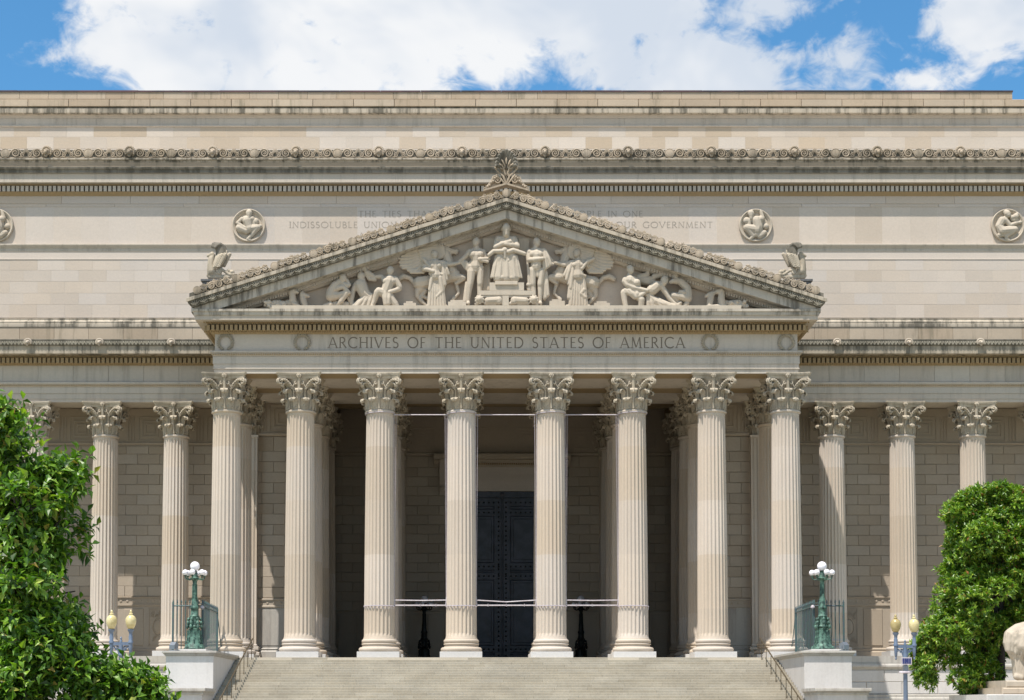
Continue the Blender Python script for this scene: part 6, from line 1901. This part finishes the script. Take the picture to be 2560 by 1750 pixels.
def fill_tree(lobes, n_sprig, leaves, ln, wd, seed, spread, twig, shell=.55, droop=.15, light_up=.35, clump=.5, bounds=None, flat=.55, n_edge=60, edge_y=0.0, mid_x=0.0, ragged=.12):
    rnd = random.Random(seed); b = MB(); tw = MB()
    clumps = []
    for L_ in lobes:
        cx, cy, cz, rx, ry, rz = L_[:6]
        rm_ = (rx * ry * rz) ** (1 / 3)
        nc = max(4, int(15 * (rm_ / clump) ** 1.2 * .16))
        for _ in range(nc):
            u = rnd_dir(rnd); rr = .5 + .5 * rnd.random() ** .5
            k = rnd.uniform(.7, 1.3) * clump
            clumps.append((cx + u.x * max(rx - k * .6, rx * .3) * rr, cy + u.y * max(ry - k * .6, ry * .3) * rr, cz + u.z * max(rz - k * .5, rz * .3) * rr, k, k, k * flat))
    if bounds:
        side, tab, zmax = bounds
        m_ = twig * .45 + ln * .45
        clumps = [c for c in clumps if c[2] + c[5] + m_ < zmax + .1 and inside(bounds, Vector((c[0] + side * (c[3] * .85 + m_), c[1], c[2])))]
        zlo, zhi = tab[-1][0], tab[0][0]
        for _ in range(n_edge):
            z = rnd.uniform(zlo, zhi); k = rnd.uniform(.35, .95) * clump
            for (z1, x1), (z0, x0) in zip(tab[:-1], tab[1:]):
                if z0 <= z <= z1: lim = x0 + (x1 - x0) * (z - z0) / max(z1 - z0, 1e-6)
            z = min(z, zmax - k * flat - m_ * .7)
            x = lim - side * (k * .85 + m_ * rnd.uniform(.6, 1.5) + abs(rnd.gauss(0, ragged)))
            if (x - mid_x) * side < 0 and _ % 3: continue
            clumps.append((x, edge_y + rnd.gauss(0, .55), z, k, k, k * flat))
    lobes = clumps
    ws = [a[3] ** 2 for a in lobes]
    singles = []
    for _ in range(n_sprig):
        L_ = rnd.choices(lobes, ws)[0]
        cx, cy, cz, rx, ry, rz = L_[:6]
        u = rnd_dir(rnd, .45); rr = (shell + (1 - shell) * rnd.random() ** .5) * (1 + rnd.gauss(0, .05))
        c = Vector((cx + u.x * rx * rr, cy + u.y * ry * rr, cz + u.z * rz * rr))
        out = Vector((u.x / rx, u.y / ry, u.z / rz)).normalized()
        d = (out + rnd_dir(rnd) * spread + Vector((0, 0, light_up))).normalized()
        tip = c + d * twig * (rnd.uniform(.6, 1.25) if rnd.random() < .9 else 1.6)
        if rnd.random() < .35: tw.tube([c - d * .1, tip], [.008, .004], 3)
        for k in range(leaves):
            t = (k + rnd.random() * .5) / leaves
            p = c.lerp(tip, t)
            a = k * 2.4 + rnd.random()
            sd = d.cross(Vector((0, 0, 1)))
            if sd.length < .01: sd = Vector((1, 0, 0))
            sd.normalize(); s2 = sd.cross(d)
            ld = (d * (.55 if t < .85 else 1.1) + (sd * math.cos(a) + s2 * math.sin(a)) * .9 + Vector((0, 0, -droop))).normalized()
            nr = (Vector((0, 0, 1)) + rnd_dir(rnd) * .75 + out * .5).normalized()
            q = rnd.uniform(.75, 1.2)
            singles.append((p, ld, nr, ln * q, wd * q))
    return singles, tw
def tree(name, label, loc, trunk_pts, trunk_r, lobes, n_sprig, leaves, ln, wd, seed, mat, limbs, singles_n=0, **kw):
    o = empty(name, loc); tag(o, label, 'tree')
    off = -Vector(loc)
    b = MB(); b.tube([Vector(p) for p in trunk_pts], trunk_r, 10)
    t = b.build('trunk', M['bark'], o, smooth=60); t.location = off
    b = MB()
    for pts, rs in limbs: b.tube([Vector(p) for p in pts], rs, 7)
    rnd = random.Random(seed)
    top = Vector(trunk_pts[-1])
    for L_ in lobes:
        c = Vector(L_[:3]); m = top.lerp(c, .5) + Vector((rnd.uniform(-.2, .2), rnd.uniform(-.2, .2), -.15))
        b.tube([top - Vector((0, 0, .3)), m, c], [.06, .04, .012], 6)
    t = b.build('limbs', M['bark'], o, smooth=60); t.location = off
    sg, tw = fill_tree(lobes, n_sprig, leaves, ln, wd, seed, **kw)
    if singles_n:
        sg.sort(key=lambda s: (s[0] - CAM).length + (0 if -9.5 < s[0].x * 1.0 and in_view(s[0]) else 100))
        kinds = []
        for q in range(5):
            bb = MB(); leaf_geo(bb, Vector((0, 0, 0)), Vector((0, 1, 0)), Vector((0, 0, 1)), 1.0, wd / ln, .18 + .06 * q); bb.t = [0.0] * len(bb.f)
            kinds.append(bb.mesh('leaf', mat))
        for i, (p, d, nr, l_, w_) in enumerate(sg[:singles_n]):
            s = d.cross(nr); s.normalize(); n = s.cross(d).normalized()
            mtx = Matrix((( s.x, d.x, n.x, p.x - loc[0]), (s.y, d.y, n.y, p.y - loc[1]), (s.z, d.z, n.z, p.z - loc[2]), (0, 0, 0, 1)))
            lo = link('leaf', kinds[i % 5], o); lo.matrix_local = mtx @ Matrix.Scale(l_, 4)
        sg = sg[singles_n:]
    b = MB()
    for (p, d, nr, l_, w_) in sg: leaf_geo(b, p, d, nr, l_, w_)
    c = b.build('crown', mat, o); c.location = off; tag(c, kind='stuff')
    if tw.v:
        c = tw.build('twigs', M['bark'], o); c.location = off; tag(c, kind='stuff')
    return o
def in_view(p):
    d = p - CAM
    dep = d.y * math.cos(PITCH) + d.z * math.sin(PITCH); up = d.z * math.cos(PITCH) - d.y * math.sin(PITCH)
    px = CX + F_PX * d.x / dep; py = CY - F_PX * up / dep
    return 0 < px < 2560 and 0 < py < 1750
def lobe(px, py, rpx, rpy, y, ry=None):
    if y < -50: px -= 12; py += 8; rpx = max(rpx - 8, 10); rpy = max(rpy - 6, 10)
    x, z = W(px, py, y); s = F_PX / (y - CAM.y)
    return (x, y, z, rpx / s, (ry or rpx / s), rpy / s)
yl_ = -66.0
lobesA = [lobe(0, 1090, 70, 60, yl_), lobe(60, 1060, 48, 34, yl_), lobe(-60, 1180, 110, 100, yl_ + .5), lobe(20, 1150, 45, 60, yl_ + .2),
          lobe(150, 1205, 62, 34, yl_), lobe(200, 1222, 26, 18, yl_), lobe(90, 1250, 90, 55, yl_ - .1), lobe(165, 1290, 50, 42, yl_), lobe(30, 1300, 100, 70, yl_ + .3),
          lobe(110, 1370, 95, 55, yl_), lobe(190, 1375, 30, 28, yl_), lobe(0, 1420, 90, 90, yl_ + .5), lobe(150, 1430, 60, 40, yl_), lobe(200, 1470, 26, 24, yl_), lobe(60, 1480, 65, 50, yl_ - .2),
          lobe(30, 1570, 95, 60, yl_ - .3), lobe(185, 1520, 32, 26, yl_), lobe(195, 1580, 48, 45, yl_ + .1), lobe(110, 1620, 85, 55, yl_ - .4), lobe(230, 1640, 36, 34, yl_), lobe(20, 1680, 110, 70, yl_ - .5), lobe(180, 1690, 80, 50, yl_ - .2),
          lobe(280, 1715, 55, 32, yl_), lobe(350, 1755, 60, 28, yl_ + .1), lobe(420, 1765, 30, 18, yl_), lobe(60, 1770, 200, 90, yl_ - .4), lobe(-150, 1400, 160, 200, yl_ + 1), lobe(-150, 1650, 220, 180, yl_ + .8)]
tabA = [(1016, 40), (1035, 95), (1060, 108), (1090, 90), (1130, 72), (1158, 78), (1164, 190), (1195, 232), (1240, 214), (1290, 222), (1350, 230), (1390, 214), (1430, 192), (1470, 200), (1500, 226), (1540, 224), (1580, 250), (1630, 262), (1680, 290), (1700, 325), (1725, 390), (1745, 440), (1800, 480)]
boundA = (1, [(Z(py, yl_), X(px, yl_, py)) for py, px in [(a, c - 14 - (12 if 1480 < a < 1720 else 0)) for a, c in tabA]], Z(1016, yl_))
tx, tz = -11.2, GZ
tree('broadleaf_tree', 'bright green leafy tree filling the lower left corner in front of the columns', (tx, yl_ + .8, GZ),
     [(tx, yl_ + .8, GZ), (tx + .1, yl_ + .8, GZ + 1.2), (tx + .25, yl_ + .7, GZ + 2.4), (tx + .5, yl_ + .6, GZ + 3.6)], [.16, .13, .11, .08],
     lobesA, 3500, 9, .195, .10, 11, M['leafA'], [], singles_n=300, spread=.6, twig=.36, shell=.7, droop=.2, clump=.36, bounds=boundA, n_edge=48, edge_y=yl_, mid_x=-20, ragged=.30)
yr_ = -22.0
def RB(px, py, rx, ry, dy=0): return lobe(px - 4, py, rx * 1.12, ry * 1.12, yr_ + dy, ry=None)
lobesB = [RB(2470, 1285, 85, 65), RB(2410, 1300, 55, 60), RB(2545, 1290, 80, 68), RB(2400, 1370, 50, 45), RB(2470, 1390, 100, 80, -.6), RB(2560, 1400, 110, 90), RB(2400, 1450, 62, 55), RB(2375, 1500, 45, 40, -.3), RB(2450, 1510, 95, 70, -.7), RB(2540, 1500, 90, 70),
          RB(2345, 1570, 50, 38), RB(2420, 1590, 90, 60, -.7), RB(2330, 1640, 52, 52), RB(2390, 1670, 80, 50, -.5), RB(2310, 1690, 32, 28), RB(2450, 1660, 60, 45), RB(2640, 1420, 120, 150), RB(2440, 1720, 22, 22), RB(2520, 1600, 60, 50, .6), RB(2475, 1735, 30, 18), RB(2560, 1540, 70, 60, .4), RB(2500, 1450, 80, 80, .3), RB(2530, 1350, 60, 60, .5), RB(2430, 1540, 60, 60, .5), RB(2490, 1600, 50, 50, .8)]
tabB = [(1212, 2470), (1235, 2418), (1260, 2375), (1290, 2352), (1330, 2350), (1360, 2365), (1400, 2362), (1430, 2350), (1460, 2345), (1490, 2330), (1530, 2335), (1560, 2320), (1580, 2298), (1610, 2290), (1640, 2276), (1680, 2280), (1712, 2292), (1718, 2390), (1745, 2430), (1752, 2600)]
boundB = (-1, [(Z(py, yr_), X(px, yr_, py)) for py, px in tabB], Z(1212, yr_))
bx = X(2500, yr_, 1700)
tree('magnolia_tree', 'dense glossy dark green magnolia tree at the right between street lamp and statue', (bx, yr_, GZ),
     [(bx, yr_, GZ), (bx - .02, yr_, GZ + 1.8), (bx + .05, yr_, GZ + 3.2), (bx + .1, yr_, GZ + 5.0), (bx + .05, yr_, GZ + 7)], [.26, .21, .19, .14, .08],
     lobesB, 12500, 9, .22, .09, 23, M['leafB'], [], spread=.5, twig=.16, shell=.7, droop=-.15, light_up=.5, clump=.55, flat=.8, bounds=boundB, n_edge=70, edge_y=yr_, mid_x=40)
tree_done = True
bpy.context.view_layer.update()
